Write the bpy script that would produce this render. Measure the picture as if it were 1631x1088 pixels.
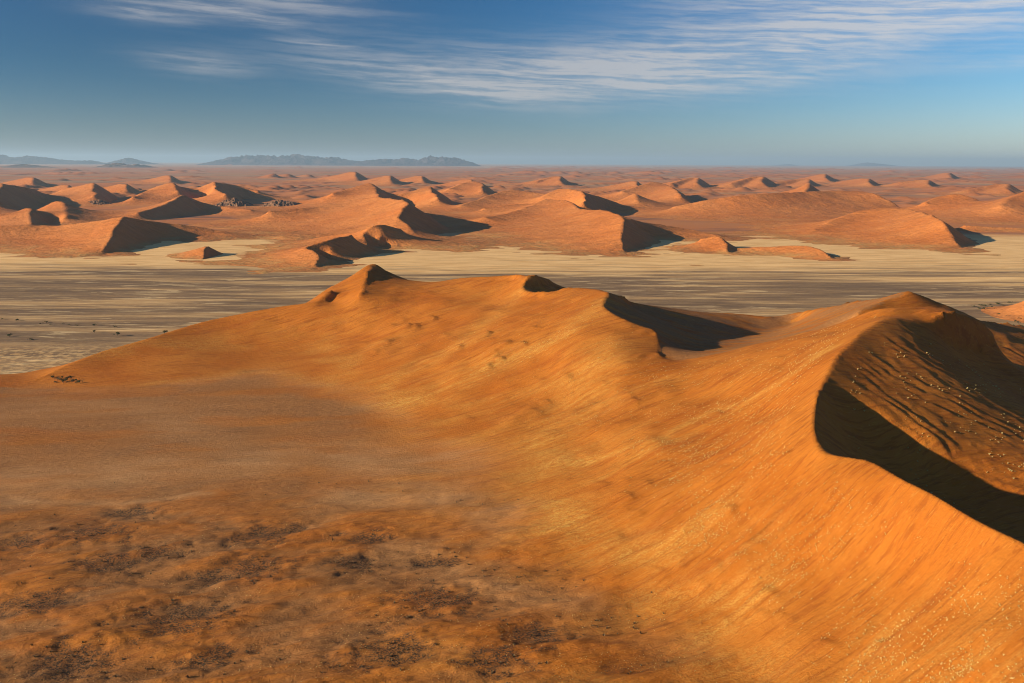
import bpy, math, random
import numpy as np

# ---------------------------------------------------------------- clear
for o in list(bpy.data.objects):
    bpy.data.objects.remove(o, do_unlink=True)
scene = bpy.context.scene
C = scene.collection
RNG = np.random.default_rng(7)
random.seed(7)

# ---------------------------------------------------------------- camera
CAM_H = 200.0
F_PX, W_PX, H_PX = 1500.0, 1631.0, 1088.0
PITCH = math.atan((544.0 - 258.5) / F_PX)
ROLL = math.radians(0.27)
sp, cp = math.sin(PITCH), math.cos(PITCH)
FWD = np.array([0, cp, -sp]); R0 = np.array([1.0, 0, 0]); U0v = np.array([0, sp, cp])
RGT = math.cos(ROLL) * R0 + math.sin(ROLL) * U0v
UPV = -math.sin(ROLL) * R0 + math.cos(ROLL) * U0v
cam_data = bpy.data.cameras.new('camera')
cam = bpy.data.objects.new('camera', cam_data); C.objects.link(cam)
cam_data.sensor_width = 36.0
cam_data.lens = 36.0 * F_PX / W_PX
cam_data.clip_start = 1.0
cam_data.clip_end = 400000.0
from mathutils import Matrix
cam.matrix_world = Matrix(((RGT[0], UPV[0], -FWD[0], 0), (RGT[1], UPV[1], -FWD[1], 0), (RGT[2], UPV[2], -FWD[2], CAM_H), (0, 0, 0, 1)))
scene.camera = cam

# ---------------------------------------------------------------- sun and sky
SUN_ELEV = math.radians(16.0)
SUN_AZ = math.radians(-112.0)            # measured from +Y (view direction), clockwise; left and a little behind
SDIR = np.array([math.cos(SUN_ELEV) * math.sin(SUN_AZ), math.cos(SUN_ELEV) * math.cos(SUN_AZ), math.sin(SUN_ELEV)])
sun_data = bpy.data.lights.new('sun', 'SUN'); sun_data.energy = 5.0; sun_data.angle = math.radians(0.53)
sun_data.color = (1.0, 0.87, 0.68)
sun = bpy.data.objects.new('sun', sun_data); C.objects.link(sun)
from mathutils import Vector
sun.rotation_euler = Vector(SDIR).to_track_quat('Z', 'Y').to_euler()
sun.location = (-3000, -1500, 2000)
scene.view_settings.view_transform = 'Standard'
scene.view_settings.look = 'None'
scene.view_settings.gamma = 1.0
scene.view_settings.use_curve_mapping = False
scene.view_settings.exposure = 0.80
scene.cycles.filter_width = 1.0

class NT:
    """small helper for node trees"""
    def __init__(s, tree):
        s.t = tree; s.n = tree.nodes; s.l = tree.links
        s.n.clear()
    def node(s, kind, **kw):
        nd = s.n.new(kind)
        for k, v in kw.items(): setattr(nd, k, v)
        return nd
    def put(s, sock, v):
        if v is None: return
        if hasattr(v, 'links') or isinstance(v, bpy.types.NodeSocket): s.l.new(v, sock)
        else:
            if isinstance(v, (tuple, list)) and sock.type == 'RGBA' and len(v) == 3: v = (*v, 1.0)
            sock.default_value = v
    def math(s, op, a, b=None, c=None, clamp=False):
        nd = s.node('ShaderNodeMath', operation=op, use_clamp=clamp)
        for i, v in enumerate((a, b, c)):
            if v is not None: s.put(nd.inputs[i], v)
        return nd.outputs[0]
    def mix(s, f, a, b, mode='MIX'):
        nd = s.node('ShaderNodeMix', data_type='RGBA', blend_type=mode)
        s.put(nd.inputs[0], f); s.put(nd.inputs[6], a); s.put(nd.inputs[7], b)
        return nd.outputs[2]
    def vmul(s, v, xyz):
        nd = s.node('ShaderNodeVectorMath', operation='MULTIPLY'); s.put(nd.inputs[0], v); nd.inputs[1].default_value = xyz
        return nd.outputs[0]
    def noise(s, vec, scale, detail=4.0, rough=0.55, dist=0.0):
        nd = s.node('ShaderNodeTexNoise'); s.put(nd.inputs['Vector'], vec)
        nd.inputs['Scale'].default_value = scale; nd.inputs['Detail'].default_value = detail
        nd.inputs['Roughness'].default_value = rough; nd.inputs['Distortion'].default_value = dist
        return nd.outputs[0]
    def range(s, v, a, b, c=0.0, d=1.0, smooth=True):
        nd = s.node('ShaderNodeMapRange', interpolation_type='SMOOTHSTEP' if smooth else 'LINEAR')
        for i, x in enumerate((v, a, b, c, d)): s.put(nd.inputs[i], x)
        return nd.outputs[0]
    def rotz(s, v, ang):
        nd = s.node('ShaderNodeVectorRotate', rotation_type='Z_AXIS'); s.put(nd.inputs['Vector'], v); nd.inputs['Angle'].default_value = ang
        return nd.outputs[0]

world = bpy.data.worlds.new('World'); scene.world = world; world.use_nodes = True
N = NT(world.node_tree)
out = N.node('ShaderNodeOutputWorld'); bg = N.node('ShaderNodeBackground'); N.l.new(bg.outputs[0], out.inputs[0])
sky = N.node('ShaderNodeTexSky', sky_type='NISHITA'); sky.sun_disc = False
sky.sun_elevation = SUN_ELEV; sky.sun_rotation = SUN_AZ
sky.air_density = 1.0; sky.dust_density = 0.6; sky.ozone_density = 2.0; sky.altitude = 600.0
tc = N.node('ShaderNodeTexCoord'); gen = tc.outputs['Generated']
sep = N.node('ShaderNodeSeparateXYZ'); N.l.new(gen, sep.inputs[0])
az = N.math('ARCTAN2', sep.outputs[0], sep.outputs[1]); el = N.math('ARCSINE', sep.outputs[2])
# sky is darkest in the band 90 degrees from the sun (the photograph was taken through a polarising filter)
dotn = N.node('ShaderNodeVectorMath', operation='DOT_PRODUCT'); N.l.new(gen, dotn.inputs[0]); dotn.inputs[1].default_value = tuple(SDIR)
cos2 = N.math('MULTIPLY', dotn.outputs['Value'], dotn.outputs['Value'])
cosc = N.math('MINIMUM', cos2, 0.68)
hz = N.range(el, -0.01, 0.11)
pol = N.math('ADD', N.math('MULTIPLY', N.math('MULTIPLY_ADD', cosc, 1.20, 0.43), hz), N.math('MULTIPLY', N.math('MULTIPLY_ADD', cosc, 1.15, 0.62), N.math('SUBTRACT', 1.0, hz)))
side = N.range(cosc, 0.0, 0.68)
tint = N.mix(hz, N.mix(side, (0.74, 0.96, 1.40), (0.92, 1.0, 1.24)), N.mix(side, (0.27, 0.86, 1.52), (0.50, 0.90, 1.30)))
skyc = N.mix(1.0, sky.outputs[0], tint, 'MULTIPLY')
polc = N.node('ShaderNodeCombineXYZ')
for i in range(3): N.l.new(pol, polc.inputs[i])
skyc = N.mix(1.0, skyc, polc.outputs[0], 'MULTIPLY')
# cirrus: streaky noise stretched along azimuth, gathered in a few banks
comb = N.node('ShaderNodeCombineXYZ'); N.l.new(az, comb.inputs[0]); N.l.new(el, comb.inputs[1])
def bank(px, py, rx, ry, tilt, gain):
    a0, e0 = (px - 815.5) / F_PX, (258.0 - py) / F_PX
    da = N.math('SUBTRACT', az, a0); de = N.math('SUBTRACT', el, e0)
    de = N.math('MULTIPLY_ADD', da, math.tan(math.radians(tilt)), de)
    q = N.math('ADD', N.math('POWER', N.math('DIVIDE', da, rx / F_PX), 2.0), N.math('POWER', N.math('DIVIDE', de, ry / F_PX), 2.0))
    return N.math('MULTIPLY', N.math('EXPONENT', N.math('MULTIPLY', q, -1.0)), gain)
banks = None
for b in [(285, 50, 75, 14, 3, .85), (400, 45, 120, 12, 10, .8), (420, 12, 170, 22, 9, 1.0), (350, 118, 75, 17, 4, .62), (520, 86, 60, 6, 4, .6),
          (700, 138, 170, 20, 8, 1.0), (880, 110, 300, 28, 1, .75), (950, 140, 240, 24, -2, .9), (1180, 95, 280, 50, -5, 1.0),
          (1330, 40, 260, 40, -4, .8), (1560, 30, 200, 50, -2, .6), (1600, 118, 120, 9, -3, .6), (1130, 20, 110, 16, 0, .5)]:
    v = bank(*b); banks = v if banks is None else N.math('ADD', banks, v)
wide = N.noise(N.vmul(comb.outputs[0], (1.2, 3.0, 1)), 2.3, 2.0)
farb = N.math('MULTIPLY', N.range(wide, 0.55, 0.75), N.range(N.math('ABSOLUTE', az), 0.62, 0.9))
farb = N.math('MULTIPLY', farb, N.range(el, 0.02, 0.12))
banks = N.math('ADD', banks, farb)
warp = N.noise(N.vmul(comb.outputs[0], (9, 30, 1)), 1.0, 3.0)
cv = N.node('ShaderNodeCombineXYZ'); N.l.new(N.math('MULTIPLY_ADD', warp, 0.03, az), cv.inputs[0])
N.l.new(N.math('MULTIPLY_ADD', warp, 0.010, N.math('MULTIPLY_ADD', az, 0.05, el)), cv.inputs[1])
st1 = N.noise(N.vmul(cv.outputs[0], (6, 130, 1)), 1.0, 6.0, 0.62)
st2 = N.noise(N.vmul(cv.outputs[0], (30, 260, 1)), 1.0, 4.0, 0.6)
st = N.math('MULTIPLY_ADD', st2, 0.32, N.math('MULTIPLY', st1, 0.76))
dens = N.math('MULTIPLY', banks, N.math('MULTIPLY_ADD', N.range(st, 0.40, 0.70), 0.78, 0.22))
dens = N.math('MULTIPLY', N.math('MINIMUM', dens, 1.0), 0.78)
cloudc = N.mix(side, (6.0, 5.9, 6.0), (8.6, 8.4, 8.4))
skyc = N.mix(dens, skyc, cloudc)
N.l.new(skyc, bg.inputs[0]); bg.inputs[1].default_value = 0.05

# ---------------------------------------------------------------- helpers
def P(px, py, z):
    """world point at height z seen along the ray through a photo pixel"""
    d = FWD + (px - W_PX / 2) / F_PX * RGT - (py - H_PX / 2) / F_PX * UPV
    t = (z - CAM_H) / d[2]
    return np.array([d[0] * t, d[1] * t, z])
def Pd(px, Y, z):
    """world point in the bearing of a photo column at forward distance Y"""
    return np.array([(px - W_PX / 2) / F_PX * Y * 1.015, Y, z])

_perm = np.random.default_rng(11).permutation(256).astype(np.int64); _perm = np.concatenate([_perm, _perm, _perm])
_ga = np.linspace(0, 2 * np.pi, 256, endpoint=False); _gx, _gy = np.cos(_ga), np.sin(_ga)
def perlin(x, y, seed=0):
    x = np.asarray(x, float) + seed * 17.31; y = np.asarray(y, float) + seed * 9.77
    xi = np.floor(x).astype(np.int64); yi = np.floor(y).astype(np.int64)
    xf = x - xi; yf = y - yi
    u = xf * xf * xf * (xf * (xf * 6 - 15) + 10); v = yf * yf * yf * (yf * (yf * 6 - 15) + 10)
    def g(ix, iy, fx, fy):
        h = _perm[_perm[ix & 255] + (iy & 255)]
        return _gx[h] * fx + _gy[h] * fy
    a = g(xi, yi, xf, yf); b = g(xi + 1, yi, xf - 1, yf); c = g(xi, yi + 1, xf, yf - 1); d = g(xi + 1, yi + 1, xf - 1, yf - 1)
    return ((a + (b - a) * u) * (1 - v) + (c + (d - c) * u) * v) * 1.5
def fbm(x, y, oct=4, seed=0, rough=0.5):
    s = 0; a = 1.0; f = 1.0
    for i in range(oct):
        s = s + a * perlin(x * f, y * f, seed + i * 3); a *= rough; f *= 2.03
    return s
def sstep(a, b, x):
    t = np.clip((x - a) / (b - a), 0, 1); return t * t * (3 - 2 * t)

def grid_mesh(name, X, Y, Z, attrs=None, smooth=True):
    nu, nv = X.shape
    co = np.stack([X, Y, Z], -1).reshape(-1, 3).astype(np.float32)
    idx = np.arange(nu * nv, dtype=np.int32).reshape(nu, nv)
    q = np.stack([idx[:-1, :-1], idx[:-1, 1:], idx[1:, 1:], idx[1:, :-1]], -1).reshape(-1, 4)
    # keep faces pointing up
    a, b, c = co[q[0, 0]], co[q[0, 1]], co[q[0, 2]]
    if np.cross(b - a, c - a)[2] < 0: q = q[:, ::-1]
    me = bpy.data.meshes.new(name)
    me.vertices.add(len(co)); me.vertices.foreach_set('co', co.ravel())
    me.loops.add(q.size); me.loops.foreach_set('vertex_index', q.ravel().astype(np.int32))
    me.polygons.add(len(q)); me.polygons.foreach_set('loop_start', np.arange(0, q.size, 4, dtype=np.int32))
    if smooth: me.polygons.foreach_set('use_smooth', np.ones(len(q), bool))
    me.update(calc_edges=True)
    for k, v in (attrs or {}).items():
        at = me.attributes.new(k, 'FLOAT', 'POINT'); at.data.foreach_set('value', np.ascontiguousarray(v, np.float32).ravel())
    return me
def tri_mesh(name, co, tris, smooth=False):
    co = np.asarray(co, np.float32); q = np.asarray(tris, np.int32)
    me = bpy.data.meshes.new(name)
    me.vertices.add(len(co)); me.vertices.foreach_set('co', co.ravel())
    me.loops.add(q.size); me.loops.foreach_set('vertex_index', q.ravel())
    me.polygons.add(len(q)); me.polygons.foreach_set('loop_start', np.arange(0, q.size, 3, dtype=np.int32))
    if smooth: me.polygons.foreach_set('use_smooth', np.ones(len(q), bool))
    me.update(calc_edges=True)
    return me
def link(name, me, mat=None, label=None, cat=None, group=None, kind=None, parent=None, loc=None):
    o = bpy.data.objects.new(name, me); C.objects.link(o)
    if mat and me and not me.materials: me.materials.append(mat)
    if label: o['label'] = label
    if cat: o['category'] = cat
    if group: o['group'] = group
    if kind: o['kind'] = kind
    if parent: o.parent = parent
    if loc is not None: o.location = tuple(float(v) for v in loc)
    return o

# ---------------------------------------------------------------- materials
def material(name):
    m = bpy.data.materials.new(name); m.use_nodes = True
    T = NT(m.node_tree)
    o = T.node('ShaderNodeOutputMaterial'); b = T.node('ShaderNodeBsdfPrincipled')
    T.l.new(b.outputs[0], o.inputs[0])
    b.inputs['Roughness'].default_value = 0.95; b.inputs['Specular IOR Level'].default_value = 0.08
    return m, T, b
def attr(T, name):
    nd = T.node('ShaderNodeAttribute'); nd.attribute_name = name; return nd.outputs['Fac']
def bump(T, b, h, dist, strength=1.0):
    nd = T.node('ShaderNodeBump'); nd.inputs['Distance'].default_value = dist; nd.inputs['Strength'].default_value = strength
    T.l.new(h, nd.inputs['Height']); T.l.new(nd.outputs[0], b.inputs['Normal'])

def mat_main_dune():
    m, T, b = material('dune_sand')
    pos = T.node('ShaderNodeNewGeometry').outputs['Position']
    gr, gy, dk, rd, du = attr(T, 'straw'), attr(T, 'gravel'), attr(T, 'scrub'), attr(T, 'streak'), attr(T, 'dust')
    n1 = T.noise(pos, 0.02, 5.0); n2 = T.noise(pos, 0.30, 5.0, 0.65); n3 = T.noise(pos, 1.1, 3.0, 0.65)
    # fine wind-combed lines running down the slope
    wv = T.rotz(pos, math.radians(-24.0))
    l1 = T.noise(T.vmul(wv, (0.035, 0.42, 0.1)), 1.0, 5.0, 0.6, 0.5); l2 = T.noise(T.vmul(wv, (0.12, 1.1, 0.3)), 1.0, 3.0, 0.6, 0.3)
    sand = T.mix(T.range(n1, 0.3, 0.7), (0.40, 0.112, 0.011), (0.46, 0.148, 0.018))
    sand = T.mix(T.math('MULTIPLY', rd, 0.6), sand, (0.32, 0.075, 0.010))
    sand = T.mix(T.range(l1, 0.50, 0.64, 0.0, 0.60), sand, (0.27, 0.068, 0.009))
    sand = T.mix(T.range(l2, 0.55, 0.72, 0.0, 0.40), sand, (0.55, 0.23, 0.040))
    spk = T.range(T.math('ADD', T.math('MULTIPLY', n3, 0.65), T.math('MULTIPLY', n2, 0.35)), 0.47, 0.56)
    gfac = T.math('MULTIPLY', gr, T.math('MULTIPLY_ADD', spk, 0.75, 0.25), clamp=True)
    col = T.mix(gfac, sand, (0.60, 0.33, 0.070))
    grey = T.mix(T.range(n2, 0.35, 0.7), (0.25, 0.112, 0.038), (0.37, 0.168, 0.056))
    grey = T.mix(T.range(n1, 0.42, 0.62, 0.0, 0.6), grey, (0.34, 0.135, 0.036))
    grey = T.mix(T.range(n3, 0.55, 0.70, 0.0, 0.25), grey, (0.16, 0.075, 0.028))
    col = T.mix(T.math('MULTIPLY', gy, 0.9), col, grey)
    col = T.mix(T.math('MULTIPLY', du, 0.75), col, (0.48, 0.245, 0.095))
    dfac = T.math('MULTIPLY', dk, T.range(n3, 0.40, 0.60, 0.35, 1.0), clamp=True)
    col = T.mix(dfac, col, (0.060, 0.038, 0.021))
    T.l.new(col, b.inputs['Base Color'])
    h = T.math('ADD', T.math('MULTIPLY', n3, 0.45), T.math('MULTIPLY', n2, 0.6))
    h = T.math('ADD', h, T.math('ADD', T.math('MULTIPLY', l1, 0.9), T.math('MULTIPLY', l2, 0.35)))
    wave = T.node('ShaderNodeTexWave', wave_type='BANDS', bands_direction='Y'); T.l.new(T.vmul(wv, (0.22, 1.0, 0.3)), wave.inputs['Vector'])
    for k_, v_ in (('Scale', 0.075), ('Distortion', 5.0), ('Detail', 3.0), ('Detail Scale', 1.2), ('Detail Roughness', 0.6)): wave.inputs[k_].default_value = v_
    slope_only = T.math('SUBTRACT', 1.0, gy, clamp=True)
    h = T.math('ADD', h, T.math('MULTIPLY', T.math('MULTIPLY', wave.outputs['Fac'], T.range(T.noise(pos, 0.035, 3.0), 0.38, 0.62, 0.06, 0.44)), slope_only))
    bump(T, b, h, 1.3, 0.66)
    return m
MAT_DUNE = mat_main_dune()

# ---------------------------------------------------------------- foreground dune: height field through crest and foot lines
STEP = 0.0027
U_A, U_B, V_A, V_B = math.log(150.0), math.log(1500.0), -0.72, 0.82
crests, softs = [], []
def cr(*pts): crests.append([P(*p) if len(p) == 3 else np.array(p[:3], float) for p in pts])
def so(*pts): softs.append([P(*p) if len(p) == 3 else np.array(p[:3], float) for p in pts])
def W(x, y, z): return (x, y, z, 0)
def D(px, Y, z): q = Pd(px, Y, z); return (q[0], q[1], q[2], 0)

A_c = [(62, 603, 3), (100, 584, 8), (160, 562, 15), (240, 538, 23), (320, 514, 31), (400, 497, 39), (450, 488, 44), (487, 484, 47), (510, 478, 50), (530, 467, 56)]
B_c = [(487, 483, 46), (520, 463, 54), (560, 441, 66), (592, 421, 78), (620, 434, 68), (650, 446, 60)]
C_c = [(650, 446, 60), (690, 449, 62), (740, 443, 68), (800, 440, 74), (850, 440, 79)]
D_c = [(850, 440, 79), (838, 449, 74), (832, 459, 70), (838, 466, 68), (870, 466, 70), (905, 460, 73), (940, 460, 76), (970, 466, 80)]
D2_c = [(850, 440, 79), (880, 451, 68), (908, 461, 55)]
E_c = [(970, 466, 80), (965, 478, 77), (965, 490, 75), (985, 504, 72), (1010, 515, 69), (1044, 529, 64), (1052, 545, 60), (1050, 560, 57), (1060, 571, 55), (1080, 574, 54),
       (1110, 570, 56), (1150, 562, 59), (1200, 549, 64), (1250, 539, 70), (1304, 526, 77), (1340, 514, 84), (1364, 504, 89), (1404, 492, 96), (1465, 491, 95), (1510, 497, 90),
       (1545, 512, 81), (1580, 531, 72)]
F_c = [(1580, 532, 72), (1540, 526, 79), (1500, 520, 85), (1455, 512, 91), (1415, 507, 95), (1385, 522, 93), (1360, 545, 90), (1335, 570, 86.5), (1315, 600, 82), (1302, 640, 77),
       (1298, 670, 73), (1300, 700, 70), (1310, 720, 68), (1345, 728, 68), (1390, 738, 69), (1440, 765, 70), (1490, 790, 70), (1560, 832, 70), (1631, 866, 69), (1760, 930, 66), (1900, 1010, 60)]
G_c = [(1447, 464, 88), (1420, 478, 82), (1390, 490, 78), (1365, 500, 74)]
G2_c = [(1447, 464, 88), (1480, 476, 80), (1530, 498, 66), (1560, 514, 54), (1600, 524, 40), (1631, 532, 32), (1700, 545, 15), (1800, 560, 2)]
G3_c = [(1447, 464, 88), (1400, 476, 75), (1350, 484, 58)]
H_c = [(970, 466, 80), (985, 474, 73), (1005, 483, 62), (1040, 487, 52), (1090, 494, 42)]
RIM = [(1090, 494, 42), (1140, 498, 37), (1180, 501, 34), (1215, 502, 34), (1250, 498, 34), (1300, 491, 42), (1350, 484, 58)]
B2_c = [(592, 421, 78), (588, 440, 70), (578, 458, 62), (572, 468, 58)]
for c in (A_c, B_c, C_c, D_c, D2_c, E_c, F_c, G_c, G2_c, G3_c, H_c, B2_c): cr(*c)
# right of the curling ridge under the left peak, and the small slip face beside it
so((612, 440, 67), (606, 452, 63), (600, 470, 56))
so((500, 488, 45), (520, 487, 45.5), (541, 484, 46))
so(D(862, 1000, 57), D(885, 1002, 55), D(905, 1006, 52)); so((812, 450, 70), (802, 463, 64), (822, 476, 62), (860, 480, 63))
# basin between the two crests
so((990, 500, 68), (1020, 512, 63), (1060, 532, 57), (1085, 557, 51))
so((1000, 494, 58), (1060, 508, 47), (1120, 514, 40), (1200, 513, 28), (1245, 509, 25))
so((1085, 557, 51), (1110, 553, 48.5), (1150, 545, 42), (1180, 538, 34), (1215, 530, 28), (1250, 521, 24), (1275, 514, 25))
so(D(1390, 735, 66), D(1450, 745, 53), D(1500, 765, 44))
# bowl behind the right-hand crest
PK4 = P(1415, 507, 95)
def RP(px, py, dz=0.0):
    """ray through a pixel met with the plane of the raked face that drops from the bowl's peak towards the right and the viewer"""
    g = 0.165 * np.array([.927, .375]) + 0.41 * np.array([.375, -.927])
    d = FWD + (px - W_PX / 2) / F_PX * RGT - (py - H_PX / 2) / F_PX * UPV
    # CAM_H + t dz = z0 - g.(t dxy - p0)
    t = (PK4[2] + dz + g @ PK4[:2] - CAM_H) / (d[2] + g @ d[:2])
    return (d[0] * t, d[1] * t, CAM_H + d[2] * t, 0)
so(RP(1400, 545), RP(1420, 600), RP(1450, 640), RP(1475, 680), RP(1488, 702))
so(RP(1370, 590), RP(1395, 635), RP(1412, 662)); so(RP(1440, 555), RP(1500, 610), RP(1540, 650), RP(1575, 692), RP(1590, 715))
so(RP(1560, 630, -2), RP(1631, 690, -2)); so((1500, 545, 74), (1540, 562, 63), (1590, 580, 52), (1640, 600, 44))
so((1342, 664, 66.5), (1385, 696, 56), (1440, 724, 48), (1530, 750, 41), (1631, 772, 36))
so(D(1390, 452, 49), D(1450, 416, 47), D(1560, 378, 42), D(1650, 350, 37))
so((1700, 560, 30), (1750, 640, 18), (1800, 720, 12))
# foot of the windward slope
so((60, 606, 1.8), (130, 612, 3.5), (230, 610, 5), (330, 600, 7), (420, 592, 9), (500, 602, 11), (580, 625, 13), (640, 660, 13.5), (700, 710, 13.5), (770, 765, 13.5),
   (830, 820, 14), (880, 870, 14.5), (960, 915, 15.5), (1060, 955, 16.5), (1150, 1010, 17.5), (1220, 1088, 18))
so((1100, 720, 41), (1050, 700, 36)); so((1631, 1000, 57), (1500, 950, 49), (1400, 900, 44))
so((1631, 1088, 51), (1500, 1088, 42), (1400, 1088, 33), (1300, 1088, 25), (1220, 1088, 18.5))
# windward slope between crest and foot
so((930, 520, 66), (1000, 560, 58), (1060, 600, 50), (1110, 604, 51), (1150, 600, 56), (1230, 600, 67), (1275, 590, 76))
so((900, 560, 52), (1000, 625, 43), (1060, 640, 43), (1150, 645, 50), (1230, 660, 59)); so((800, 560, 44), (900, 640, 32), (1000, 690, 34), (1150, 720, 45))
so((800, 640, 26), (880, 700, 23), (950, 760, 23))
# flat between the dunes
so((0, 1088, 8), (300, 1088, 9), (600, 1088, 11), (900, 1088, 14)); so((0, 900, 6), (400, 900, 9), (800, 950, 12))
so((0, 750, 5), (400, 750, 9), (650, 760, 12)); so((0, 640, 3), (300, 640, 6), (500, 650, 9))
so((-300, 603, 1), (0, 602, 1.2), (50, 605, 1.2)); so((-300, 588, -3), (0, 588, -3), (50, 592, -3))
so((-500, 700, 3), (-500, 900, 5), (-400, 1200, 8), (300, 1300, 9), (900, 1300, 14))
# hidden far side: slip faces running down to the plain
def back(pts, dx, dy, z): softs.append([P(*p) * np.array([1, 1, 0]) + np.array([dx, dy, z]) for p in pts])
back(A_c[1:6], 5, 85, -4); back(B_c[:4], -25, 110, -4); back(B_c[3:], 40, 130, -3); back(C_c, 40, 150, -3); back(D2_c[1:], 60, 140, -3); back(RIM, 40, 130, -3); so(*RIM)
back(G2_c[:-1], 60, 90, -4)
for ox, oy, dz in ((17, -19, 7), (50, -55, 21)):
    softs.append([P(*p) + np.array([ox, oy, -min(dz, p[2] * 0.6)]) for p in A_c[2:8]])
ring = [W(1480 * math.sin(a), 1480 * math.cos(a), -6) for a in np.linspace(-0.72, 0.82, 40)]
so(*ring)
so(W(900, 1000, -4), W(760, 760, -2), W(560, 420, 12), W(420, 250, 30))

def catmull(pts, n=8):
    pts = np.asarray(pts); out = []
    e = np.vstack([2 * pts[0] - pts[1], pts, 2 * pts[-1] - pts[-2]])
    for i in range(1, len(e) - 2):
        p0, p1, p2, p3 = e[i - 1], e[i], e[i + 1], e[i + 2]
        for t in np.linspace(0, 1, n, endpoint=False):
            out.append(0.5 * (2 * p1 + (p2 - p0) * t + (2 * p0 - 5 * p1 + 4 * p2 - p3) * t * t + (3 * p1 - p0 - 3 * p2 + p3) * t ** 3))
    out.append(pts[-1]); return np.array(out)
def dense(pts, step, n=10):
    """resample in log-polar space at about `step`"""
    p = catmull(pts, n) if n else np.asarray(pts)
    u = np.log(np.hypot(p[:, 0], p[:, 1])); v = np.arctan2(p[:, 0], p[:, 1])
    s = np.concatenate([[0], np.cumsum(np.hypot(np.diff(u), np.diff(v)))])
    n = max(2, int(s[-1] / step)); q = np.linspace(0, s[-1], n)
    return np.stack([np.interp(q, s, u), np.interp(q, s, v), np.interp(q, s, p[:, 2])], 1)

def solve_field(crests, softs, U_A, U_B, V_A, V_B, STEP, bend=0.05, screen=None, z0=20.0, its=(500, 300, 220, 130, 70), n_cm=10):
    Z = None; pu = pv = None
    for lev, s in enumerate((16, 8, 4, 2, 1)):
        h = STEP * s
        us = np.arange(U_A, U_B + h * .5, h); vs = np.arange(V_A, V_B + h * .5, h)
        nu, nv = len(us), len(vs)
        lam, mu = (bend / STEP) ** 2 / s ** 2, 1.0
        scr = 0.0 if screen is None else screen(us, vs) * h * h
        I, Wt, Cv, m = [], [], [], np.ones((nu, nv))
        for lines, w, crest in ((crests, 1200.0, True), (softs, 40.0, False)):
            for ln in lines:
                q = dense(ln, h * 0.7, n_cm)
                fu = (q[:, 0] - U_A) / h; fv = (q[:, 1] - V_A) / h
                ok = (fu >= 0) & (fu < nu - 1.001) & (fv >= 0) & (fv < nv - 1.001)
                fu, fv, c = fu[ok], fv[ok], q[ok, 2]
                if not len(fu): continue
                iu, iv = fu.astype(int), fv.astype(int); a, b = fu - iu, fv - iv
                I.append(np.stack([iu * nv + iv, iu * nv + iv + 1, (iu + 1) * nv + iv, (iu + 1) * nv + iv + 1], 1))
                Wt.append(np.stack([(1 - a) * (1 - b), (1 - a) * b, a * (1 - b), a * b], 1) * math.sqrt(w)); Cv.append(c * math.sqrt(w))
                if crest:
                    m[iu, iv] = m[iu + 1, iv] = m[iu, iv + 1] = m[iu + 1, iv + 1] = 0.002
        I = np.concatenate(I); Wt = np.concatenate(Wt); Cv = np.concatenate(Cv)
        n = nu * nv
        def lap(z):
            o = -4.0 * z
            o[1:] += z[:-1]; o[0] += z[0]; o[:-1] += z[1:]; o[-1] += z[-1]
            o[:, 1:] += z[:, :-1]; o[:, 0] += z[:, 0]; o[:, :-1] += z[:, 1:]; o[:, -1] += z[:, -1]
            return o
        def dataT(r): return np.bincount(I.ravel(), (Wt * r[:, None]).ravel(), n).reshape(nu, nv)
        def op(z):
            l = lap(z); return lam * lap(m * l) - mu * l + scr * z + dataT((Wt * z.ravel()[I]).sum(1))
        rhs = dataT(Cv)
        pre = 1.0 / (lam * (16 * m + 4) + 4 * mu + scr + np.bincount(I.ravel(), (Wt ** 2).ravel(), n).reshape(nu, nv))
        if Z is None: z = np.full((nu, nv), z0)
        else:
            t = np.array([np.interp(vs, pv, row) for row in Z]); z = np.array([np.interp(us, pu, col) for col in t.T]).T
        r = rhs - op(z); p = pre * r; d = p.copy(); rz = (r * p).sum()
        for it in range(its[lev]):
            q = op(d); al = rz / (d * q).sum(); z = z + al * d; r = r - al * q
            p = pre * r; rn = (r * p).sum(); d = p + rn / rz * d; rz = rn
        Z, pu, pv = z, us, vs
    return us, vs, Z
US, VS, ZF = solve_field(crests, softs, U_A, U_B, V_A, V_B, STEP)
RR = np.exp(US)[:, None] * np.ones_like(VS)[None]
XF = RR * np.sin(VS)[None]; YF = RR * np.cos(VS)[None]

def field_z(x, y, F=None):
    F = ZF if F is None else F
    u = np.clip((np.log(np.hypot(x, y)) - U_A) / STEP, 0, len(US) - 2); v = np.clip((np.arctan2(x, y) - V_A) / STEP, 0, len(VS) - 2)
    i, j = np.asarray(u).astype(int), np.asarray(v).astype(int); a, b = u - i, v - j
    return (F[i, j] * (1 - a) + F[i + 1, j] * a) * (1 - b) + (F[i, j + 1] * (1 - a) + F[i + 1, j + 1] * a) * b
def Pg(px, py):
    """first point of the dune surface met by the ray through a photo pixel"""
    d = FWD + (px - W_PX / 2) / F_PX * RGT - (py - H_PX / 2) / F_PX * UPV
    t = np.linspace(230, 1450, 2400); q = np.array([0, 0, CAM_H]) + t[:, None] * d
    hit = np.nonzero(q[:, 2] <= field_z(q[:, 0], q[:, 1]))[0]
    return q[hit[0]] if len(hit) else q[-1]
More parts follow.
